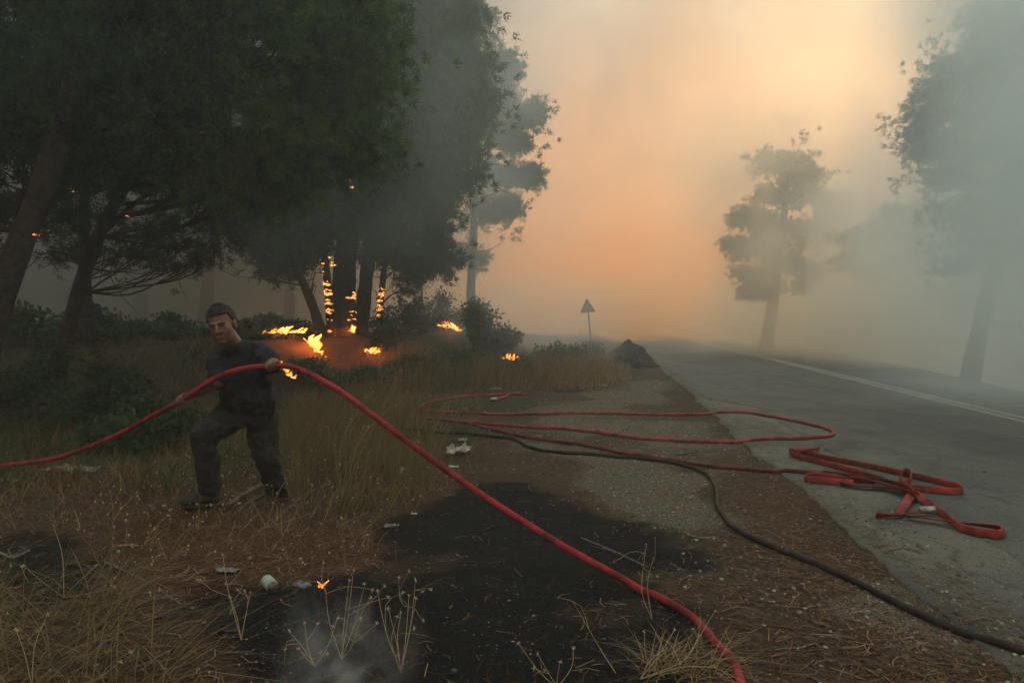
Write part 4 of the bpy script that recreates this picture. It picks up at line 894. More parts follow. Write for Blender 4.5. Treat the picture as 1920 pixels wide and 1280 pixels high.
# ------------------------------------------------------------------ heap beside the road
hp0 = G(1185, 690)
bm = bmesh.new(); bmesh.ops.create_icosphere(bm, subdivisions=5, radius=1)
hx, hy = hp0.x, hp0.y + 1.0
for v in bm.verts:
    nzv = float(fbm(np.array([v.co.x * 2.2 + 5]), np.array([v.co.y * 2.2 + v.co.z]), 95, 4)[0])
    k_ = 0.6 + 0.85 * nzv + 0.10 * float(vnoise(np.array([v.co.x * 13 + 40]), np.array([v.co.y * 13 + v.co.z * 9 + 40]), 97)[0])
    v.co = Vector((hx + v.co.x * 0.95 * k_, hy + v.co.y * 0.9 * k_, hp0.z - 0.12 + v.co.z * 0.85 * k_ * (1.0 - 0.55 * abs(v.co.x) ** 0.8)))
me = bpy.data.meshes.new('heap'); bm.to_mesh(me); bm.free()
M_heap = simple('charred_earth', (0.010, 0.010, 0.010), (0.045, 0.042, 0.038), 12, bmp=1.0, bd=0.06)
tag(finish(me, 'charred_heap', M_heap), 'smouldering black heap of earth at the left road edge', 'heap')

# ------------------------------------------------------------------ litter
M_paper = simple('dirty_paper', (0.28, 0.26, 0.21), (0.52, 0.49, 0.41), 22)
M_tin = simple('weathered_can_label', (0.17, 0.23, 0.19), (0.32, 0.37, 0.31), 14, 0.5, 0.4)
M_tin_end = simple('dull_can_metal', (0.035, 0.033, 0.03), (0.16, 0.155, 0.14), 40, 0.45, 0.5)
def crumple(name, label, px, size, seed, matl=None, flat=0.4, cat='litter'):
    g = G(*px); r_ = np.random.default_rng(seed)
    n_ = 9; u = np.linspace(-1, 1, n_); U, Vv = np.meshgrid(u, u)
    cr = 1 + 0.25 * r_.normal(size=(n_, n_))
    sx, sy = (size, size) if not isinstance(size, tuple) else size
    Zz = flat * max(sx, sy) * (0.35 * np.abs(r_.normal(size=(n_, n_))) + 0.5 * np.abs(vnoise(U * 2 + seed, Vv * 2, seed) - 0.5) * 2)
    mask_ = np.ones((n_, n_))
    X_ = g.x + U * sx * (0.8 + 0.25 * vnoise(Vv * 2, U, seed + 3)) + 0.06 * sx * r_.normal(size=(n_, n_))
    Y_ = g.y + Vv * sy * (0.8 + 0.25 * vnoise(U * 2, Vv, seed + 4)) + 0.06 * sy * r_.normal(size=(n_, n_))
    top = np.stack([X_, Y_, surf(X_, Y_) + 0.012 + Zz], -1).reshape(-1, 3); bot = top - (0, 0, 0.004)
    id_ = np.arange(n_ * n_).reshape(n_, n_); m_ = n_ * n_
    f = [(id_[i, j], id_[i, j + 1], id_[i + 1, j + 1], id_[i + 1, j]) for i in range(n_ - 1) for j in range(n_ - 1)]
    f += [tuple(q + m_ for q in reversed(t)) for t in f]
    ring = list(id_[0, :]) + list(id_[1:, -1]) + list(id_[-1, -2::-1]) + list(id_[-2:0:-1, 0])
    f += [(ring[k], ring[k - 1], ring[k - 1] + m_, ring[k] + m_) for k in range(len(ring))]
    mb = MB(); mb.add(np.concatenate([top, bot]), f); return tag(mb.build(name, matl or M_paper, smooth=False), label, cat)
crumple('paper_scrap', 'small white scrap lying by the dark hose', (867, 827), (0.055, 0.03), 1, flat=0.5)
crumple('crumpled_bag', 'crumpled pale paper bag on the dirt beside the weeds', (862, 853), (0.13, 0.09), 2, flat=0.85)
crumple('paper_scrap', 'flat pale scrap below the crumpled bag, against the red hose', (851, 877), (0.05, 0.03), 3, flat=0.2)
crumple('paper_scrap', 'tiny pale scrap near the left end of the burnt patch', (776, 966), (0.022, 0.015), 4)
crumple('paper_scrap', 'white scrap at the edge of the dry grass near the road', (1130, 724), (0.09, 0.05), 5, flat=0.4)
crumple('paper_scrap', 'pale scrap on the dirt at the grass edge above the hoses', (930, 731), (0.10, 0.03), 6, flat=0.3)
crumple('plastic_bottle_scrap', 'flattened pale green plastic scrap in the dry grass edge', (1060, 718), (0.16, 0.05), 7, simple('green_plastic', (0.2, 0.38, 0.16), (0.32, 0.5, 0.25), 10, 0.4), flat=0.25)
crumple('plastic_sheet', 'torn greyish plastic sheet under the red hose at left', (140, 885), (0.28, 0.10), 8, simple('grey_plastic', (0.12, 0.125, 0.11), (0.24, 0.25, 0.22), 12, 0.5), flat=0.18)
crumple('plastic_sheet', 'small grey plastic scrap at the left edge of the picture', (12, 904), (0.09, 0.03), 9, MATS['grey_plastic'], flat=0.2)
crumple('ash_clump', 'pale ash clump at the left tip of the burnt patch', (735, 990), (0.05, 0.03), 10, MATS['grey_plastic'], flat=0.4)
crumple('foil_scrap', 'grey foil scrap in the straw left of the burnt patch', (425, 1075), (0.06, 0.03), 11, MATS['grey_plastic'], flat=0.3)
def can(label, px, r, ln, az, name='drink_can', squash=1.0, tilt=0.0):
    g = G(*px); root = thing(name, label, 'can', (g.x, g.y, g.z))
    ax = np.array([math.cos(az), math.sin(az), tilt]); ax /= np.linalg.norm(ax); c = np.array([g.x, g.y, g.z + r * squash * 0.95])
    a0, a1 = c - ax * ln / 2, c + ax * ln / 2
    def sq(vf):
        v, f = vf; v = np.array(v); v[:, 2] = g.z + (v[:, 2] - g.z) * squash; return v, f
    mb = MB(); mb.add(*sq(tube([a0, a0 + ax * ln * .02, c, a1 - ax * ln * .1, a1 - ax * ln * .04], [r * .9, r, r, r, r * .9], 24))); mb.build('body', M_tin if squash == 1 else M_tin_end, root)
    mb = MB()                                                     # rolled rim and sunken end
    mb.add(*sq(tube([a1 - ax * ln * .045, a1 - ax * ln * .01, a1, a1 + ax * .002, a1 - ax * .004, a1 - ax * .012], [r * .9, r * .92, r * .9, r * .78, r * .74, r * .72], 24))); mb.build('rim', M_tin_end, root)
    mb = MB(); e = a1 - ax * .0115; u_ = np.cross(ax, [0, 0, 1]); u_ /= np.linalg.norm(u_); w_ = np.cross(u_, ax)
    mb.add(*sq(tube([e, e + ax * .003], r * .34, 14))); mb.build('opening', simple('can_hole_shade', (0.01, 0.01, 0.01), (0.02, 0.02, 0.02)), root)  # solid black disc: the shade inside the can put into its colour
    return root
can('pale green tin can lying on its side at the edge of the burnt patch', (506, 1105), 0.032, 0.115, -0.95)
can('crushed dull metal can on the burnt edge right of the green can', (566, 1100), 0.032, 0.09, -0.55, squash=0.5)
g = G(757, 890); root = thing('cup_lid', 'round white cup lid leaning in the weeds by the red hose', 'lid', tuple(g))
mb = MB(); ax = np.array([-0.25, -0.9, 0.35]); ax /= np.linalg.norm(ax); q = np.array(tuple(g)) + (0, 0, 0.038)
mb.add(*tube([q - ax * .006, q, q + ax * .004, q + ax * .0045, q + ax * 0.002], [0.036, 0.038, 0.036, 0.031, 0.030], 24)); mb.build('rim', M_paper, root)
mb = MB(); mb.add(*tube([q + ax * .0021, q + ax * .006], [0.017, 0.014], 16)); mb.build('raised_centre', M_paper, root)
# fallen wood
M_wood = simple('weathered_wood', (0.085, 0.07, 0.055), (0.20, 0.175, 0.145), 25, bmp=0.6)
def stick(label, px, r, seed, matl=None, name='fallen_branch', twigs=0, lift=0.0):
    r_ = np.random.default_rng(seed); pts = []
    for p in px:
        g = G(*p); g.z += r + lift; pts.append(g)
    path = spline(pts, 14); mb = MB(); mb.add(*tube(path, np.linspace(r, r * 0.6, 14) * (1 + 0.15 * r_.normal(size=14)), 7, 0.2, seed))
    for k_ in range(twigs):
        s0 = path[r_.integers(3, 12)]; e = s0 + r_.normal(size=3) * (0.10, 0.10, 0.04) + (0, 0, 0.04)
        mb.add(*tube(spline([s0, (s0 + e) / 2, e], 4), np.linspace(r * 0.4, r * 0.15, 4), 5))
    return tag(mb.build(name, matl or M_wood), label, 'branch')
stick('grey weathered branch lying between the man\'s feet', [(425, 952), (452, 935), (475, 920), (500, 908)], 0.020, 1, twigs=2)
stick('thin grey stick beside the branch at the man\'s feet', [(447, 960), (470, 942), (497, 928)], 0.011, 2)
stick('short pale piece of wood on the red brown ground', [(216, 1030), (238, 1027), (260, 1027)], 0.014, 3)
stick('long thin dry stick in the straw left of the burnt patch', [(195, 1055), (270, 1090), (340, 1135)], 0.006, 4, twigs=2)
stick('blackened stick on the burnt ground above the red hose', [(930, 915), (955, 922), (985, 921)], 0.010, 5, M_char, twigs=2)
stick('charred twig in the middle of the burnt patch', [(900, 1000), (925, 990), (955, 985)], 0.009, 6, M_char, twigs=3)
stick('short brown stick on the gravel above the dark hose', [(1290, 1005), (1315, 1012), (1335, 1010)], 0.010, 7, twigs=1)
stick('pale twigs lying on the dirt right of the burnt tongue', [(1090, 1010), (1150, 1035), (1215, 1065)], 0.006, 8, twigs=5)
stick('small stick on the gravel between the hoses', [(1265, 853), (1290, 850), (1300, 848)], 0.010, 9, twigs=1)
stick('pale sticks in the dark burnt corner at the left', [(0, 1040), (25, 1048), (55, 1035)], 0.010, 10, twigs=3)
stick('yellow straw stem on the dark dirt at the bottom right', [(1505, 1215), (1520, 1210), (1535, 1206)], 0.003, 11, MATS['straw_stem'])

# ------------------------------------------------------------------ fire
def glow(name, stops, strength, scale):
    m = bpy.data.materials.new(name); m.use_nodes = True; n, l = m.node_tree.nodes, m.node_tree.links
    n.remove(n['Principled BSDF']); e = n.new('ShaderNodeEmission'); l.new(e.outputs[0], n['Material Output'].inputs[0])
    t = noise(n, l, scale, 3, 0.6, 0.5); r = ramp(n, stops); l.new(t, r.inputs[0]); l.new(r.outputs[0], e.inputs[0]); e.inputs[1].default_value = strength; m.cycles.emission_sampling = 'NONE' if 'ember' in name else 'AUTO'
    return m
def gas(name, col, strength):
    m = bpy.data.materials.new(name); m.use_nodes = True; n, l = m.node_tree.nodes, m.node_tree.links
    n.remove(n['Principled BSDF']); e = n.new('ShaderNodeEmission'); e.inputs[0].default_value = (*col, 1); e.inputs[1].default_value = strength
    l.new(e.outputs[0], n['Material Output'].inputs['Volume']); return m
M_flame = gas('flame_gas', (1.0, 0.18, 0.022), 4.2)
M_flame_gas_dim = gas('dim_flame_gas', (1.0, 0.15, 0.025), 2.5)
M_flame_dim = glow('dim_flame', [(0.35, (0.32, 0.035, 0.008)), (0.6, (0.9, 0.16, 0.03)), (0.75, (1.0, 0.32, 0.08))], 0.6, 9)
M_ember = glow('ember', [(0.30, (0.5, 0.05, 0.006)), (0.45, (1.0, 0.22, 0.03)), (0.6, (1.0, 0.5, 0.13)), (0.75, (1.0, 0.70, 0.30))], 2.2, 22)
def flame(label, px, d, w, h_, n_, seed, matl=None, lean=0.3, group='ground fires', thin=1.0):
    """tongues of flame: bent, tapering lens-shaped bodies"""
    r_ = np.random.default_rng(seed); c = P(px[0], px[1], d); matl = matl or M_flame
    root = thing('ground_fire', label, 'fire', (c.x, c.y, H(c.x, c.y)), group)
    n_ = int(n_ * 2.2)
    for k_ in range(n_):
        u = (k_ + 0.5) / n_ * 2 - 1 + 0.25 * r_.normal()
        bx, by = c.x + u * w, c.y + 0.25 * r_.normal() * w
        bz = min(c.z, H(bx, by) + 0.25) + 0.0
        hh = h_ * (0.25 + 1.1 * r_.random() ** 1.5) * (1 - 0.3 * abs(u))
        m_ = 9; t = np.linspace(0, 1, m_)
        pth = np.stack([bx + lean * hh * t ** 1.3 + 0.16 * hh * np.sin(t * 6 + r_.random() * 6) * t, by + 0.06 * hh * np.sin(t * 4 + r_.random() * 6), bz + hh * t], -1)
        rad = thin * hh * 0.13 * (0.35 + 0.9 * r_.random()) * np.sin(np.pi * np.clip(t * 0.86 + 0.13, 0, 1)) ** 0.8 + 0.002
        mb = MB(); v, f = tube(pth, rad, 7, 0.35, seed * 31 + k_); mb.add(v, f); mb.build('flame_tongue', matl, root)
    for k_ in range(n_ + 3):                                   # burning twigs at the foot
        a = np.array([c.x + r_.normal() * w * 0.8, c.y + r_.normal() * 0.2 * w, 0]); a[2] = min(c.z, H(a[0], a[1]) + 0.25) + 0.01
        e = a + np.array([r_.normal() * 0.5, r_.normal() * 0.3, 0.2 * r_.random()]) * min(w, 0.2)
        mb = MB(); mb.add(*tube(spline([a, (a + e) / 2 + r_.normal(size=3) * 0.02, e], 5), (0.008 + 0.008 * r_.random()) * min(1, w / 0.1), 5, 0.4, k_)); mb.build('ember', M_ember, root)
    return root
flame('line of flames along the ground left of the burning trunks', (538, 624), 14.2, 0.336, 0.132, 11, 1, lean=0.9)
flame('brightest tall flame at the foot of the leaning thin pine', (590, 634), 13.8, 0.128, 0.231, 8, 2, lean=0.55, thin=1.5)
flame('small bright flame on the slope behind the man\'s shoulder', (540, 662), 12.4, 0.080, 0.066, 5, 3, lean=1.0, thin=1.3)
flame('little flickers on the slope just right of the man\'s arm', (517, 662), 12.4, 0.080, 0.039, 4, 4, lean=0.8)
flame('small flame left of the man\'s chest', (384, 671), 12.0, 0.072, 0.050, 5, 5, lean=0.8)
flame('narrow flame between the two thickest trunks', (660, 621), 15.6, 0.040, 0.165, 4, 6, lean=0.25, thin=1.2)
flame('short flame under the small bush right of the burning trunks', (700, 621), 15.0, 0.096, 0.121, 6, 7, lean=0.7, thin=1.3)
flame('small flame in the scrub below the juniper bush', (960, 651), 17.4, 0.176, 0.132, 7, 8, lean=0.2, thin=1.1)
flame('scattered low embers in the scrub left of the sign', (1052, 665), 18.6, 0.256, 0.066, 7, 9, lean=0.2)
flame('tiny dim flames left of the juniper bush', (850, 594), 18.5, 0.176, 0.165, 6, 10, M_flame_gas_dim, lean=-0.8, thin=0.8)
flame('dim flame low in the dark smoke left of the man', (315, 625), 19.0, 0.176, 0.066, 4, 12, M_flame_gas_dim, lean=0.8)
flame('small ember flare left of the narrow flame', (618, 622), 15.2, 0.040, 0.039, 3, 13, lean=0.4)
flame('single glowing twig at the edge of the burnt patch', (602, 1100), G(602, 1100).y, 0.014, 0.017, 2, 14, lean=0.9, thin=1.4)
# glowing bark on trunks: rings, beads and cracks set into the surface
def trunk_embers(root, tp, rad, zr, n_, seed, rings=True, matl=None, side=None):
    r_ = np.random.default_rng(seed); t, a, b = frames(tp)
    for k_ in range(n_):
        z = zr[0] + (zr[1] - zr[0]) * (r_.random() ** 0.9); i = int(np.argmin(np.abs(tp[:, 2] - z))); i2 = min(i + 1, len(tp) - 1)
        u = np.clip((z - tp[i][2]) / (tp[i2][2] - tp[i][2] + 1e-9), 0, 1); c = tp[i] + (tp[i2] - tp[i]) * u; R = (rad[i] + (rad[i2] - rad[i]) * u) * 1.03
        th0 = -math.pi / 2 + r_.normal() * 0.5; span = (0.7 + 1.6 * r_.random()) if rings and r_.random() < 0.6 else 0.12 + 0.25 * r_.random()
        if side is not None: th0 = side + 0.3 * r_.normal()
        th = np.linspace(th0 - span / 2, th0 + span / 2, 8)
        p = c + np.stack([R * np.cos(th), R * np.sin(th), 0.02 * np.sin(th * 3 + k_) + 0.01 * r_.normal(size=8)], -1)
        mb = MB(); mb.add(*tube(p, (0.004 + 0.008 * r_.random()) * np.sin(np.linspace(0.35, 2.8, 8)), 5, 0.5, seed + k_)); mb.build('ember', matl or M_ember, root)
zz = lambda py, d: P(960, py, d).z
trunk_embers(pine_snag, tp_snag, rad_snag, (zz(588, 15.8), zz(525, 15.8)), 44, 1)
trunk_embers(pine_snag, tp_snag, rad_snag, (zz(535, 15.8), zz(500, 15.8)), 12, 2, rings=False, side=-2.4)
trunk_embers(pine_snag, tp_snag, rad_snag, (zz(610, 15.8), zz(590, 15.8)), 6, 3, rings=False)
trunk_embers(pine_snag2, tp_snag2, rad_snag2, (zz(602, 16.2), zz(538, 16.2)), 32, 4)
trunk_embers(pine_main, tp_main, rad_main, (zz(615, 16.5), zz(560, 16.5)), 12, 5, rings=False, side=-0.35)
trunk_embers(pine_main, tp_main, rad_main, (zz(595, 16.5), zz(545, 16.5)), 12, 6, rings=False, side=-0.2)
trunk_embers(pine_streak[0], pine_streak[1], pine_streak[2], (zz(556, 24), zz(508, 24)), 26, 8, rings=False, matl=M_flame_dim, side=-1.45)
trunk_embers(pine_far, tp_far, rad_far, (zz(581, 33), zz(576, 33)), 3, 7, rings=False, side=-2.6)
def spark(label, px, d, r, n_, seed):
    r_ = np.random.default_rng(seed); c = P(px[0], px[1], d); root = thing('burning_twig', label, 'ember', tuple(c), 'embers caught in the tree crowns')
    for k_ in range(n_):
        a = np.array(tuple(c)) + r_.normal(size=3) * r * 2.2; e = a + r_.normal(size=3) * r * 1.6
        mb = MB(); mb.add(*tube(spline([a, (a + e) / 2 + r_.normal(size=3) * r * .3, e], 4), r * (0.25 + 0.3 * r_.random()), 5, 0.4, k_)); mb.build('ember', M_ember, root)
for q, (px, d, r, n_, lab) in enumerate([((658, 345), 14.6, 0.035, 8, 'cluster of glowing twigs high in the crown above the fire'), ((605, 297), 14.6, 0.03, 3, 'glowing twig in the dark crown left of the ember cluster'), ((68, 440), 6.7, 0.012, 4, 'red ember on the thick trunk at the left edge'),
        ((240, 403), 9, 0.012, 3, 'ember in the sparse boughs beside the curved trunk'), ((761, 181), 14.5, 0.02, 2, 'ember spark in the upper right part of the dark crown'), ((897, 411), 15, 0.02, 2, 'tiny ember at the hazy right edge of the crown'), ((1901, 527), 15.5, 0.03, 3, 'small glowing ember beside the trunk at the right edge'), ((620, 494), 15.4, 0.05, 6, 'glowing twigs just above the ringed trunk'),
        ((133, 360), 8.4, 0.012, 2, 'faint ember between the trunks in the dark upper left')]):
    spark(lab, px, d, r * 0.5, n_, 70 + q)
# ------------------------------------------------------------------ the man carrying the hose
DZ = 0.2
def J(px, py, d): return np.array(tuple(P(px, py, d + DZ)))
def loft(cs, ra, rb, side, n=20, cap=True):
    cs = np.array(cs, float); m_ = len(cs); ra = np.asarray(ra, float); rb = np.asarray(rb, float)
    t = np.gradient(cs, axis=0); t /= np.linalg.norm(t, axis=1)[:, None]
    side = np.asarray(side, float); a = side[None] - t * (t @ side)[:, None]; a /= np.linalg.norm(a, axis=1)[:, None]; b_ = np.cross(t, a)
    th = np.arange(n) * 2 * math.pi / n
    v = cs[:, None] + (ra[:, None] * np.cos(th)[None])[..., None] * a[:, None] + (rb[:, None] * np.sin(th)[None])[..., None] * b_[:, None]
    v = v.reshape(-1, 3); f = [(i * n + j, i * n + (j + 1) % n, (i + 1) * n + (j + 1) % n, (i + 1) * n + j) for i in range(m_ - 1) for j in range(n)]
    if cap: f += [tuple(range(n))[::-1], tuple((m_ - 1) * n + j for j in range(n))]
    return v, f
def capsule(mb, pts, rad, n=14, res=10, side=(1, 0.2, 0.1), flat=1.0):
    """tapering limb with rounded ends"""
    pts = np.array(pts, float); path = spline(pts, res) if len(pts) > 2 else np.linspace(pts[0], pts[1], res)
    rr = np.interp(np.linspace(0, 1, res), np.linspace(0, 1, len(rad)), rad)
    d0 = path[0] - path[1]; d0 /= np.linalg.norm(d0); d1 = path[-1] - path[-2]; d1 /= np.linalg.norm(d1)
    cs = np.concatenate([[path[0] + d0 * rr[0] * .9, path[0] + d0 * rr[0] * .6], path, [path[-1] + d1 * rr[-1] * .6, path[-1] + d1 * rr[-1] * .9]])
    r2 = np.concatenate([[rr[0] * .35, rr[0] * .78], rr, [rr[-1] * .78, rr[-1] * .35]])
    mb.add(*loft(cs, r2, r2 * flat, side, n))
def remesh(mb, name, material, parent, voxel, smooth_it=4, disp=None, factor=0.5, thin=0):
    me = bpy.data.meshes.new(name + '_raw'); me.from_pydata(np.concatenate(mb.v).tolist(), [], mb.f); me.update()
    o = bpy.data.objects.new(name + '_raw', me); COL.objects.link(o)
    md = o.modifiers.new('r', 'REMESH'); md.mode = 'VOXEL'; md.voxel_size = voxel
    ms = o.modifiers.new('s', 'SMOOTH'); ms.iterations = smooth_it; ms.factor = factor
    for k_, (scale, strength) in enumerate(disp or []):
        tx = bpy.data.textures.new(name + 'fold%d' % k_, 'CLOUDS'); tx.noise_scale = scale; tx.noise_depth = 1
        d = o.modifiers.new('d', 'DISPLACE'); d.texture = tx; d.strength = strength; d.mid_level = 0.5; d.texture_coords = 'LOCAL'
    if thin: dm = o.modifiers.new('t', 'DECIMATE'); dm.ratio = thin
    dg = bpy.context.evaluated_depsgraph_get(); me2 = bpy.data.meshes.new_from_object(o.evaluated_get(dg))
    bpy.data.objects.remove(o); me2.name = name; me2.materials.clear()
    return finish(me2, name, material, parent, True)
man = thing('person', 'man in dark t-shirt and trousers striding while hauling the red fire hose', 'person', (J(450, 940, 5.15)[0], 5.15 + DZ, 0.0))
# joints
rsh, rel, rwr = J(411, 671, 5.18), J(409, 716, 4.98), J(360, 740, 5.10)
lsh, lel, lwr = J(489, 666, 5.12), J(512, 681, 4.96), J(513, 687, 4.77)
rhip, rkn, rank = J(430, 785, 5.16), J(381, 815, 4.93), J(393, 915, 5.06)
lhip, lkn, lank = J(489, 787, 5.22), J(499, 856, 5.20), J(522, 922, 5.44)
pel, bel, che, sho, nek = J(459, 780, 5.2), J(466, 748, 5.17), J(456, 700, 5.13), J(448, 662, 5.13), J(437, 645, 5.09)
side = lsh - rsh; side /= np.linalg.norm(side)
HC = J(416, 609, 5.0)
HR = Matrix.Rotation(math.radians(-13), 3, 'Y') @ Matrix.Rotation(math.radians(3), 3, 'Z') @ Matrix.Rotation(math.radians(9), 3, 'X')
HM = np.array(HR); HS = 1.15
def hl(p): return HC + HM @ (np.array(p) * HS)
def hell(mb, c, r, nu=16, nv=12):
    v, f = ellipsoid((0, 0, 0), np.array(r) * HS, HR, nu, nv); mb.add(v + hl(c), f)
def grip(mb, C, A, W, upv, r=HOSE_R, thumb_sign=1):
    """a closed fist round the hose: palm on the wrist side, four fingers over, thumb under"""
    A = A / np.linalg.norm(A); R = (W - C) - A * np.dot(W - C, A); R /= np.linalg.norm(R); T = np.cross(A, R)
    if np.dot(T, upv) < 0: T = -T
    def pol(phi, rad, ax): return C + A * ax + (R * math.cos(phi) + T * math.sin(phi)) * rad
    dg_ = math.radians
    for i, (reach, fr) in enumerate([(245, .0080), (262, .0084), (255, .0080), (225, .0070)]):
        ax = (i - 1.5) * 0.0238
        ph = [-12, 25, 62, 105, 150, 195, reach]
        capsule(mb, [pol(dg_(p), r + .011 + (.005 if p < 70 else 0), ax * (1 - 0.1 * (k_ / 6))) for k_, p in enumerate(ph)], [.012, .0125, .0115, fr, fr, fr * .95, fr * .85], 10, 16, side=A)
    mb.add(*ellipsoid(pol(0.15, r + .016, 0), (.044, .030, .018), Matrix((tuple(A), tuple(T), tuple(R))).transposed(), 16, 10))
    s = thumb_sign * .038
    capsule(mb, [pol(dg_(-20), r + .018, s * .7), pol(dg_(-60), r + .014, s), pol(dg_(-105), r + .012, s * .95), pol(dg_(-150), r + .011, s * .7)], [.014, .0125, .011, .0092], 10, 12, side=A)
    capsule(mb, [pol(0, r + .02, 0), W], [.026, .027], 14, 6, side=A, flat=0.8)
ir = int(np.argmin(np.linalg.norm(HP - np.array(tuple(HAND_R)), axis=1))); il = int(np.argmin(np.linalg.norm(HP - np.array(tuple(HAND_L)), axis=1)))
Cr, Ar = HP[ir], HP[ir + 2] - HP[ir - 2]; Cl, Al = HP[il], HP[il + 2] - HP[il - 2]
body = MB()
# trunk, neck
body.add(*loft([pel, bel, che, sho, (sho + nek) / 2, nek], [.15, .18, .17, .15, .09, .062], [.11, .14, .125, .10, .075, .06], side))
capsule(body, [nek + (0, 0.01, -0.05), nek, hl((0, .035, -.06)), hl((0, .03, -.01))], [.074, .068, .063, .06], 18, 10)
# arms
capsule(body, [rsh, rel], [.062, .046]); capsule(body, [rel, rel * .6 + rwr * .4, rwr], [.047, .046, .030])
capsule(body, [lsh, lel], [.062, .046]); capsule(body, [lel, lel * .6 + lwr * .4, lwr], [.047, .045, .030])
grip(body, Cr, Ar, rwr, np.array([0, 0, 1.0]), thumb_sign=1); grip(body, Cl, Al, lwr + np.array([0.01, 0.06, -0.005]), np.array([0, 0, 1.0]), thumb_sign=-1)
# legs and feet
capsule(body, [rhip, rkn], [.095, .062]); capsule(body, [rkn, rkn * .7 + rank * .3, rank], [.06, .062, .042])
capsule(body, [lhip, lkn], [.095, .062]); capsule(body, [lkn, lkn * .7 + lank * .3, lank], [.06, .062, .042])
rheel, rtoe = J(404, 934, 5.09), J(348, 939, 4.98); lheel, ltoe = J(533, 928, 5.56), J(508, 944, 5.40)
capsule(body, [rank, rheel], [.042, .036]); capsule(body, [rheel, rtoe], [.036, .03], flat=0.8)
capsule(body, [lank, lheel], [.042, .036]); capsule(body, [lheel, ltoe], [.036, .03], flat=0.8)
# head
hell(body, (0, .018, .028), (.077, .098, .098), 24, 16); hell(body, (0, -.034, -.028), (.068, .062, .088), 24, 16); hell(body, (0, -.03, -.075), (.062, .062, .048)); hell(body, (0, -.074, -.106), (.028, .022, .019))
hell(body, (0, -.086, .020), (.054, .014, .011)); 
for s in (-1, 1):
    hell(body, (s * .043, -.066, -.018), (.018, .016, .015)); hell(body, (s * .013, -.101, -.036), (.011, .011, .009)); hell(body, (s * .080, .014, -.012), (.010, .020, .033)); hell(body, (s * .034, -.03, -.082), (.025, .04, .026))
capsule(body, [hl((0, -.094, .012)), hl((0, -.108, -.012)), hl((0, -.117, -.032))], [.009, .011, .014], 10, 8)
hell(body, (0, -.091, -.067), (.026, .012, .007)); hell(body, (0, -.089, -.079), (.022, .012, .0075))
m, n, l, b = mat('sooty_skin', 0.6, 0.35)
a = n.new('ShaderNodeAttribute'); a.attribute_name = 'stubble'; t = noise(n, l, 30, 4)
r = ramp(n, [(0.3, (0.13, 0.064, 0.044)), (0.7, (0.20, 0.105, 0.074))]); l.new(t, r.inputs[0])
l.new(mixc(n, l, a.outputs['Fac'], r.outputs[0], (0.075, 0.05, 0.04)), b.inputs['Base Color'])
b.inputs['Subsurface Weight'].default_value = 0.0
bo = remesh(body, 'body', MATS['sooty_skin'], man, 0.0042, 3, thin=0.22)
co = np.zeros(len(bo.data.vertices) * 3); bo.data.vertices.foreach_get('co', co); co = co.reshape(-1, 3)
lo_ = ((co - HC) @ HM) / HS
inhead = (np.abs(lo_[:, 0]) < .09) & (lo_[:, 1] > -.13) & (lo_[:, 1] < .05) & (lo_[:, 2] > -.15) & (lo_[:, 2] < .1)
stub_ = ss(-.045, -.065, lo_[:, 2] - 0.35 * np.maximum(0, np.abs(lo_[:, 0]) - .03)) * 0.75 * ss(0.04, 0.0, lo_[:, 1])
lips = (np.abs(lo_[:, 0]) < .024) & (np.abs(lo_[:, 2] + .073) < .011)
stub_ = np.where(inhead & ~lips, stub_, 0)
at = bo.data.attributes.new('stubble', 'FLOAT', 'POINT'); at.data.foreach_set('value', np.ascontiguousarray(stub_, dtype=np.float32))
M_hair = simple('short_dark_hair', (0.010, 0.009, 0.008), (0.028, 0.024, 0.020), 140, 0.7, 0.3, bmp=0.8, bd=0.01)
for s in (-1, 1):
    e = MB(); hell(e, (s * .031, -.088, .0015), (.0145, .009, .0065), 12, 8); e.build('eye', simple('eye_dark', (0.03, 0.022, 0.018), (0.09, 0.07, 0.06), 60, 0.3, 0.5), man)
    e = MB(); capsule(e, [hl((s * .012, -.099, .016)), hl((s * .032, -.098, .022)), hl((s * .054, -.080, .015))], [.005, .006, .004], 8, 8); e.build('eyebrow', M_hair, man)
# short hair: a cap over the skull with a hairline
v, f = ellipsoid((0, 0, 0), (1, 1, 1), None, 56, 36)
keep = []
p = v * np.array([.086, .110, .105]) + np.array([0, .020, .032])
hn = (fbm(p[:, 0] * 60, p[:, 1] * 60 + p[:, 2] * 45, 5, 3) - 0.45)
p = p + v * (0.010 * hn[:, None])
line = np.where(p[:, 1] < -.035, .075 - 0.25 * np.maximum(0, np.abs(p[:, 0]) - .045), np.where(p[:, 1] < 0.0, -.002 + (-.0 - p[:, 1]) * 1.6, -.015 - 0.45 * np.minimum(p[:, 1], .11)))
okv = p[:, 2] > line
ff = [q for q in f if all(okv[i] for i in q)]
hb = MB(); hb.add((HM @ (p * HS).T).T + HC, ff); ho = hb.build('hair', M_hair, man); sm_ = ho.modifiers.new('s', 'SOLIDIFY'); sm_.thickness = 0.012; sm_.offset = -1
hv = (HM @ (p * HS).T).T + HC; hsel = np.nonzero(okv)[0]; r_ = np.random.default_rng(5)      # short tufts roughen the outline
ix = r_.choice(hsel, 2600); nrm = (HM @ v[ix].T).T; bs = hv[ix] + r_.normal(size=(2600, 3)) * 0.003
dr = nrm + r_.normal(size=(2600, 3)) * 0.45 + np.array([0, 0, 0.25]); dr /= np.linalg.norm(dr, axis=1)[:, None]; sdv = np.cross(dr, r_.normal(size=(2600, 3))); sdv /= np.linalg.norm(sdv, axis=1)[:, None]
ln_ = 0.010 + 0.012 * r_.random((2600, 1)); bs = bs - nrm * 0.004
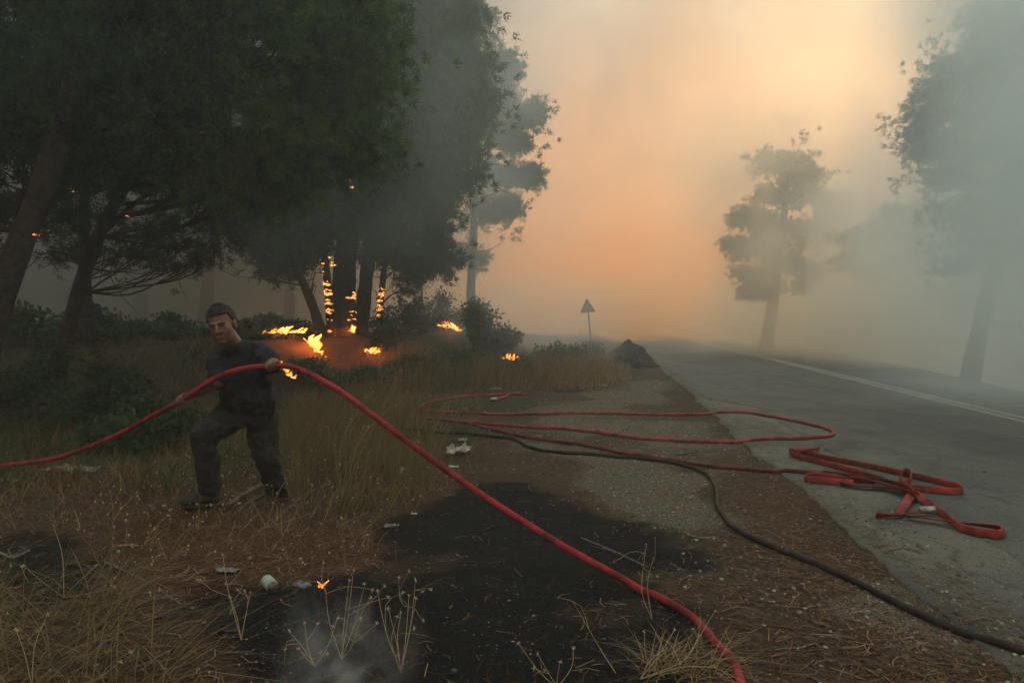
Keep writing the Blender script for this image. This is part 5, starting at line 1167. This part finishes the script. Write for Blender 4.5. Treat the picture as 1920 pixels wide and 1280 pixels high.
soup('loose_hair', np.stack([bs - sdv * 0.0016, bs + sdv * 0.0016, bs + dr * ln_], 1), 3, M_hair, ho)['kind'] = 'stuff'
# t-shirt
sh = MB()
sh.add(*loft([pel + (0, 0, -.01), J(464, 765, 5.19), bel, J(462, 720, 5.15), che, J(450, 675, 5.13), sho + (0, 0, .01), (sho * .45 + nek * .55), nek + (0, 0, .012)], [.205, .215, .218, .212, .205, .195, .178, .135, .092], [.15, .165, .172, .165, .155, .14, .125, .112, .09], side, 28))
capsule(sh, [rsh, rsh * .45 + rel * .55, rsh * .12 + rel * .88], [.092, .085, .078]); capsule(sh, [lsh, lsh * .5 + lel * .5, lsh * .1 + lel * .9], [.098, .090, .082])
capsule(sh, [sho * .6 + rsh * .4, rsh], [.085, .092]); capsule(sh, [sho * .6 + lsh * .4, lsh], [.085, .096])
M_shirt = simple('dark_tshirt_cloth', (0.012, 0.0125, 0.016), (0.024, 0.024, 0.028), 7, 0.9, 0.1, bmp=0.25, bd=0.02)
remesh(sh, 't_shirt', M_shirt, man, 0.011, 6, [(0.13, 0.04), (0.045, 0.024)])
# trousers
tr = MB()
tr.add(*loft([J(459, 795, 5.2), pel, J(461, 768, 5.19)], [.185, .20, .195], [.14, .15, .15], side, 24))
capsule(tr, [rhip, rhip * .5 + rkn * .5, rkn], [.122, .115, .098], res=12); capsule(tr, [rkn, rkn * .6 + rank * .4, rank], [.092, .088, .078], res=12)
capsule(tr, [lhip, lhip * .5 + lkn * .5, lkn], [.125, .115, .098], res=12); capsule(tr, [lkn, lkn * .6 + lank * .4, lank], [.09, .082, .072], res=12)
M_trs = simple('dark_trouser_cloth', (0.024, 0.0235, 0.021), (0.033, 0.0315, 0.028), 12, 0.9, 0.1, bmp=0.3, bd=0.02)
remesh(tr, 'trousers', M_trs, man, 0.011, 5, [(0.10, 0.045), (0.04, 0.024)])
# boots
M_boot = simple('dusty_black_boots', (0.014, 0.013, 0.011), (0.04, 0.036, 0.03), 20, 0.7, 0.25, bmp=0.3)
for hk, tk, ak in ((rheel, rtoe, rank), (lheel, ltoe, lank)):
    d = tk - hk; d /= np.linalg.norm(d); sd_ = np.cross(d, [0, 0, 1]); bt = MB()
    capsule(bt, [ak + (0, 0, .03), ak * .4 + hk * .6, hk], [.062, .058, .05], side=sd_)
    capsule(bt, [hk, hk * .5 + tk * .5 + (0, 0, .008), tk], [.05, .052, .045], side=sd_, flat=0.85)
    bo_ = remesh(bt, 'boot', M_boot, man, 0.009, 4)
    so = MB(); lo3 = np.array([0, 0, -.038]); so.add(*loft([hk - d * .05 + lo3, hk - d * .02 + lo3, hk * .5 + tk * .5 + lo3, tk + lo3, tk + d * .035 + lo3], [.03, .046, .046, .05, .028], [.014] * 5, sd_, 14)); so.build('sole', M_boot, man)
# ------------------------------------------------------------------ haze and smoke
def vol_box(name, lo, hi, label):
    mb = MB(); c = [(a + b) / 2 for a, b in zip(lo, hi)]; mb.add(*box(c, [b - a for a, b in zip(lo, hi)]))
    o = mb.build(name, None, smooth=False); tag(o, label, kind='stuff'); return o
def vol_mat(name, col, dens, absorb=(0, 0, 0), aniso=0.6, scale=None, thr=0.4, stretch=(1, 1, 1), detail=3.0, power=1.0, warp=0.3):
    m = bpy.data.materials.new(name); m.use_nodes = True; n, l = m.node_tree.nodes, m.node_tree.links
    n.remove(n['Principled BSDF']); v = n.new('ShaderNodeVolumePrincipled'); l.new(v.outputs[0], n['Material Output'].inputs['Volume'])
    v.inputs['Color'].default_value = (*col, 1); v.inputs['Density'].default_value = dens; v.inputs['Anisotropy'].default_value = aniso
    v.inputs['Absorption Color'].default_value = (*absorb, 1)
    if scale:
        t = n.new('ShaderNodeTexCoord'); gp = n.new('ShaderNodeNewGeometry')
        # ragged outline: the box coordinates are pushed about by a coarse noise
        wz = n.new('ShaderNodeTexNoise'); wz.inputs['Scale'].default_value = scale * 0.9; wz.inputs['Detail'].default_value = 1.5; l.new(gp.outputs['Position'], wz.inputs['Vector'])
        w1 = n.new('ShaderNodeVectorMath'); w1.operation = 'SUBTRACT'; l.new(wz.outputs['Color'], w1.inputs[0]); w1.inputs[1].default_value = (0.5, 0.5, 0.5)
        w2 = n.new('ShaderNodeVectorMath'); w2.operation = 'SCALE'; l.new(w1.outputs[0], w2.inputs[0]); w2.inputs[3].default_value = warp
        w3 = n.new('ShaderNodeVectorMath'); w3.operation = 'ADD'; l.new(t.outputs['Generated'], w3.inputs[0]); l.new(w2.outputs[0], w3.inputs[1]); g = w3.outputs[0]
        # soft edges on all six sides: (4 g (1-g)) per axis
        om = n.new('ShaderNodeVectorMath'); om.operation = 'SUBTRACT'; om.inputs[0].default_value = (1, 1, 1); l.new(g, om.inputs[1])
        pr = n.new('ShaderNodeVectorMath'); pr.operation = 'MULTIPLY'; l.new(g, pr.inputs[0]); l.new(om.outputs[0], pr.inputs[1])
        pm = n.new('ShaderNodeVectorMath'); pm.operation = 'MAXIMUM'; l.new(pr.outputs[0], pm.inputs[0]); pm.inputs[1].default_value = (0, 0, 0)
        sp = n.new('ShaderNodeSeparateXYZ'); l.new(pm.outputs[0], sp.inputs[0])
        m1 = n.new('ShaderNodeMath'); m1.operation = 'MULTIPLY'; l.new(sp.outputs[0], m1.inputs[0]); l.new(sp.outputs[1], m1.inputs[1])
        m2 = n.new('ShaderNodeMath'); m2.operation = 'MULTIPLY'; l.new(m1.outputs[0], m2.inputs[0]); l.new(sp.outputs[2], m2.inputs[1])
        m3 = n.new('ShaderNodeMath'); m3.operation = 'MULTIPLY'; l.new(m2.outputs[0], m3.inputs[0]); m3.inputs[1].default_value = 64.0
        m4 = n.new('ShaderNodeMath'); m4.operation = 'POWER'; l.new(m3.outputs[0], m4.inputs[0]); m4.inputs[1].default_value = power
        # and the box's own faces always fade to nothing
        o1 = n.new('ShaderNodeVectorMath'); o1.operation = 'SUBTRACT'; o1.inputs[0].default_value = (1, 1, 1); l.new(t.outputs['Generated'], o1.inputs[1])
        o2 = n.new('ShaderNodeVectorMath'); o2.operation = 'MULTIPLY'; l.new(t.outputs['Generated'], o2.inputs[0]); l.new(o1.outputs[0], o2.inputs[1])
        o3 = n.new('ShaderNodeSeparateXYZ'); l.new(o2.outputs[0], o3.inputs[0])
        q1 = n.new('ShaderNodeMath'); q1.operation = 'MINIMUM'; l.new(o3.outputs[0], q1.inputs[0]); l.new(o3.outputs[1], q1.inputs[1])
        q2 = n.new('ShaderNodeMath'); q2.operation = 'MINIMUM'; l.new(q1.outputs[0], q2.inputs[0]); l.new(o3.outputs[2], q2.inputs[1])
        q3 = n.new('ShaderNodeMapRange'); q3.interpolation_type = 'SMOOTHSTEP'; l.new(q2.outputs[0], q3.inputs[0]); q3.inputs[1].default_value = 0.0; q3.inputs[2].default_value = 0.24
        m6 = n.new('ShaderNodeMath'); m6.operation = 'MULTIPLY'; l.new(m4.outputs[0], m6.inputs[0]); l.new(q3.outputs[0], m6.inputs[1]); m4 = m6
        mp = n.new('ShaderNodeMapping'); mp.inputs['Scale'].default_value = stretch; l.new(gp.outputs['Position'], mp.inputs['Vector'])
        z = noise(n, l, scale, detail, 0.5, 0.6, mp.outputs[0])
        mr_ = n.new('ShaderNodeMapRange'); mr_.interpolation_type = 'SMOOTHSTEP'; l.new(z, mr_.inputs[0]); mr_.inputs[1].default_value = thr; mr_.inputs[2].default_value = thr + 0.3; mr_.inputs[3].default_value = 0.0; mr_.inputs[4].default_value = dens
        m5 = n.new('ShaderNodeMath'); m5.operation = 'MULTIPLY'; l.new(m4.outputs[0], m5.inputs[0]); l.new(mr_.outputs[0], m5.inputs[1]); l.new(m5.outputs[0], v.inputs['Density'])
    return m
hz = vol_box('haze', (-105, -45, -4.0), (105, 105, 17.5), 'even smoky haze filling the air')
hz.data.materials.append(vol_mat('haze_air', (0.86, 0.97, 0.97), 0.0052, aniso=0.4))
def smoke(name, lo, hi, label, *a, turn=None, **kw):
    name = next((k for k in ('smoke_veil', 'smoke_drift', 'smoke_puff') if name.endswith(k[5:])), 'smoke_bank')
    if turn:                                       # drift turned about its own centre
        c = [(p + q) / 2 for p, q in zip(lo, hi)]
        o = vol_box(name, [p - q for p, q in zip(lo, c)], [p - q for p, q in zip(hi, c)], label); o.location = c; o.rotation_euler = (0, 0, math.radians(turn))
    else: o = vol_box(name, lo, hi, label)
    o.data.materials.append(vol_mat(name, *a, **kw)); return o
smoke('smoke_dark_wood', (-46, 15.6, -3), (1.6, 46, 16), 'dark brown smoke with tree shade in its colour, lying in the wood behind the burning stand', (0.56, 0.54, 0.48), 0.34, scale=0.16, thr=0.22, power=0.8, warp=0.2)  # dense smoke; its low albedo also carries the shade of the trees
smoke('smoke_dark_slope', (-36, 9.5, -2), (-3.0, 26, 11), 'dark grey smoke under the left trees with canopy shade in its colour', (0.62, 0.62, 0.58), 0.32, scale=0.2, thr=0.22, power=0.9, warp=0.2)  # real smoke, coloured darker to include the shade under the canopy
smoke('smoke_far_bank', (-50, 37, -3.9), (95, 104, 17.4), 'thick smoke coloured with orange fire glow closing off the far road', (1.0, 0.64, 0.35), 0.06, scale=0.07, thr=0.22, power=0.7, warp=0.2)  # glow of sun and fires beyond put into the smoke's albedo
smoke('smoke_right_bank', (4.9, 0.5, -4.5), (22.0, 20.0, 17), 'pale blue grey smoke drifting through the large pine across the road', (0.90, 0.985, 0.985), 1.15, scale=0.22, thr=0.28, power=1.5, aniso=0.1, turn=-27, warp=0.35)
smoke('smoke_low_bank', (7.5, 11, -3.4), (44, 52, 3.6), 'pale smoke lying low beyond the far edge of the road', (1.0, 0.90, 0.74), 0.5, scale=0.18, thr=0.30, power=1.2, aniso=0.3)
smoke('smoke_tree_veil', (5.0, 22.5, -3), (18.5, 32.8, 12.5), 'thin smoke veil in front of the lone pine across the road', (0.98, 0.90, 0.74), 0.42, scale=0.3, thr=0.32, power=1.4, aniso=0.25)
smoke('smoke_low_drift', (-8, 12.5, -1.2), (5.5, 28, 3.2), 'thin grey smoke drifting over the scrub and the black heap', (0.88, 0.96, 1.0), 0.17, scale=0.28, thr=0.40, power=1.2)
smoke('smoke_crown_veil', (-7, 17.2, 0.5), (3.4, 25.5, 12), 'thin blue grey smoke veiling the pine behind the dark crown', (0.88, 0.97, 0.97), 0.15, scale=0.3, thr=0.30, power=1.3, aniso=0.2)
smoke('smoke_stand_veil', (-6.5, 11.0, 0.8), (2.5, 16.2, 10.5), 'thin teal grey smoke in front of the burning stand', (0.85, 0.97, 0.95), 0.075, scale=0.35, thr=0.30, power=1.2, aniso=0.2)
smoke('smoke_road_low', (5.2, 21, -3), (42, 62, 4.0), 'warm smoke lying low over the far road', (1.0, 0.88, 0.70), 0.20, scale=0.16, thr=0.28, power=1.1, aniso=0.4)
smoke('smoke_squat_veil', (7.5, 17.5, -3), (20.5, 26.3, 8), 'grey smoke in front of the squat pine', (0.98, 0.93, 0.82), 0.75, scale=0.3, thr=0.30, power=1.4, aniso=0.2)
smoke('smoke_road_end', (-12, 33, -3), (32, 72, 5.5), 'smoke coloured with orange glow lying low where the road disappears', (1.0, 0.76, 0.48), 0.22, scale=0.15, thr=0.25, power=1.0, aniso=0.5)  # orange glow at the road end is coloured into this smoke
g = G(645, 1300)
smoke('smoke_puff', (g.x - 0.34, g.y - 0.26, g.z - 0.25), (g.x + 0.34, g.y + 0.34, g.z + 0.42), 'small white puff of smoke rising from the burnt patch', (0.93, 0.98, 1.0), 2.6, scale=4.5, thr=0.42, power=1.8, aniso=0.2, detail=4.0, warp=0.15)
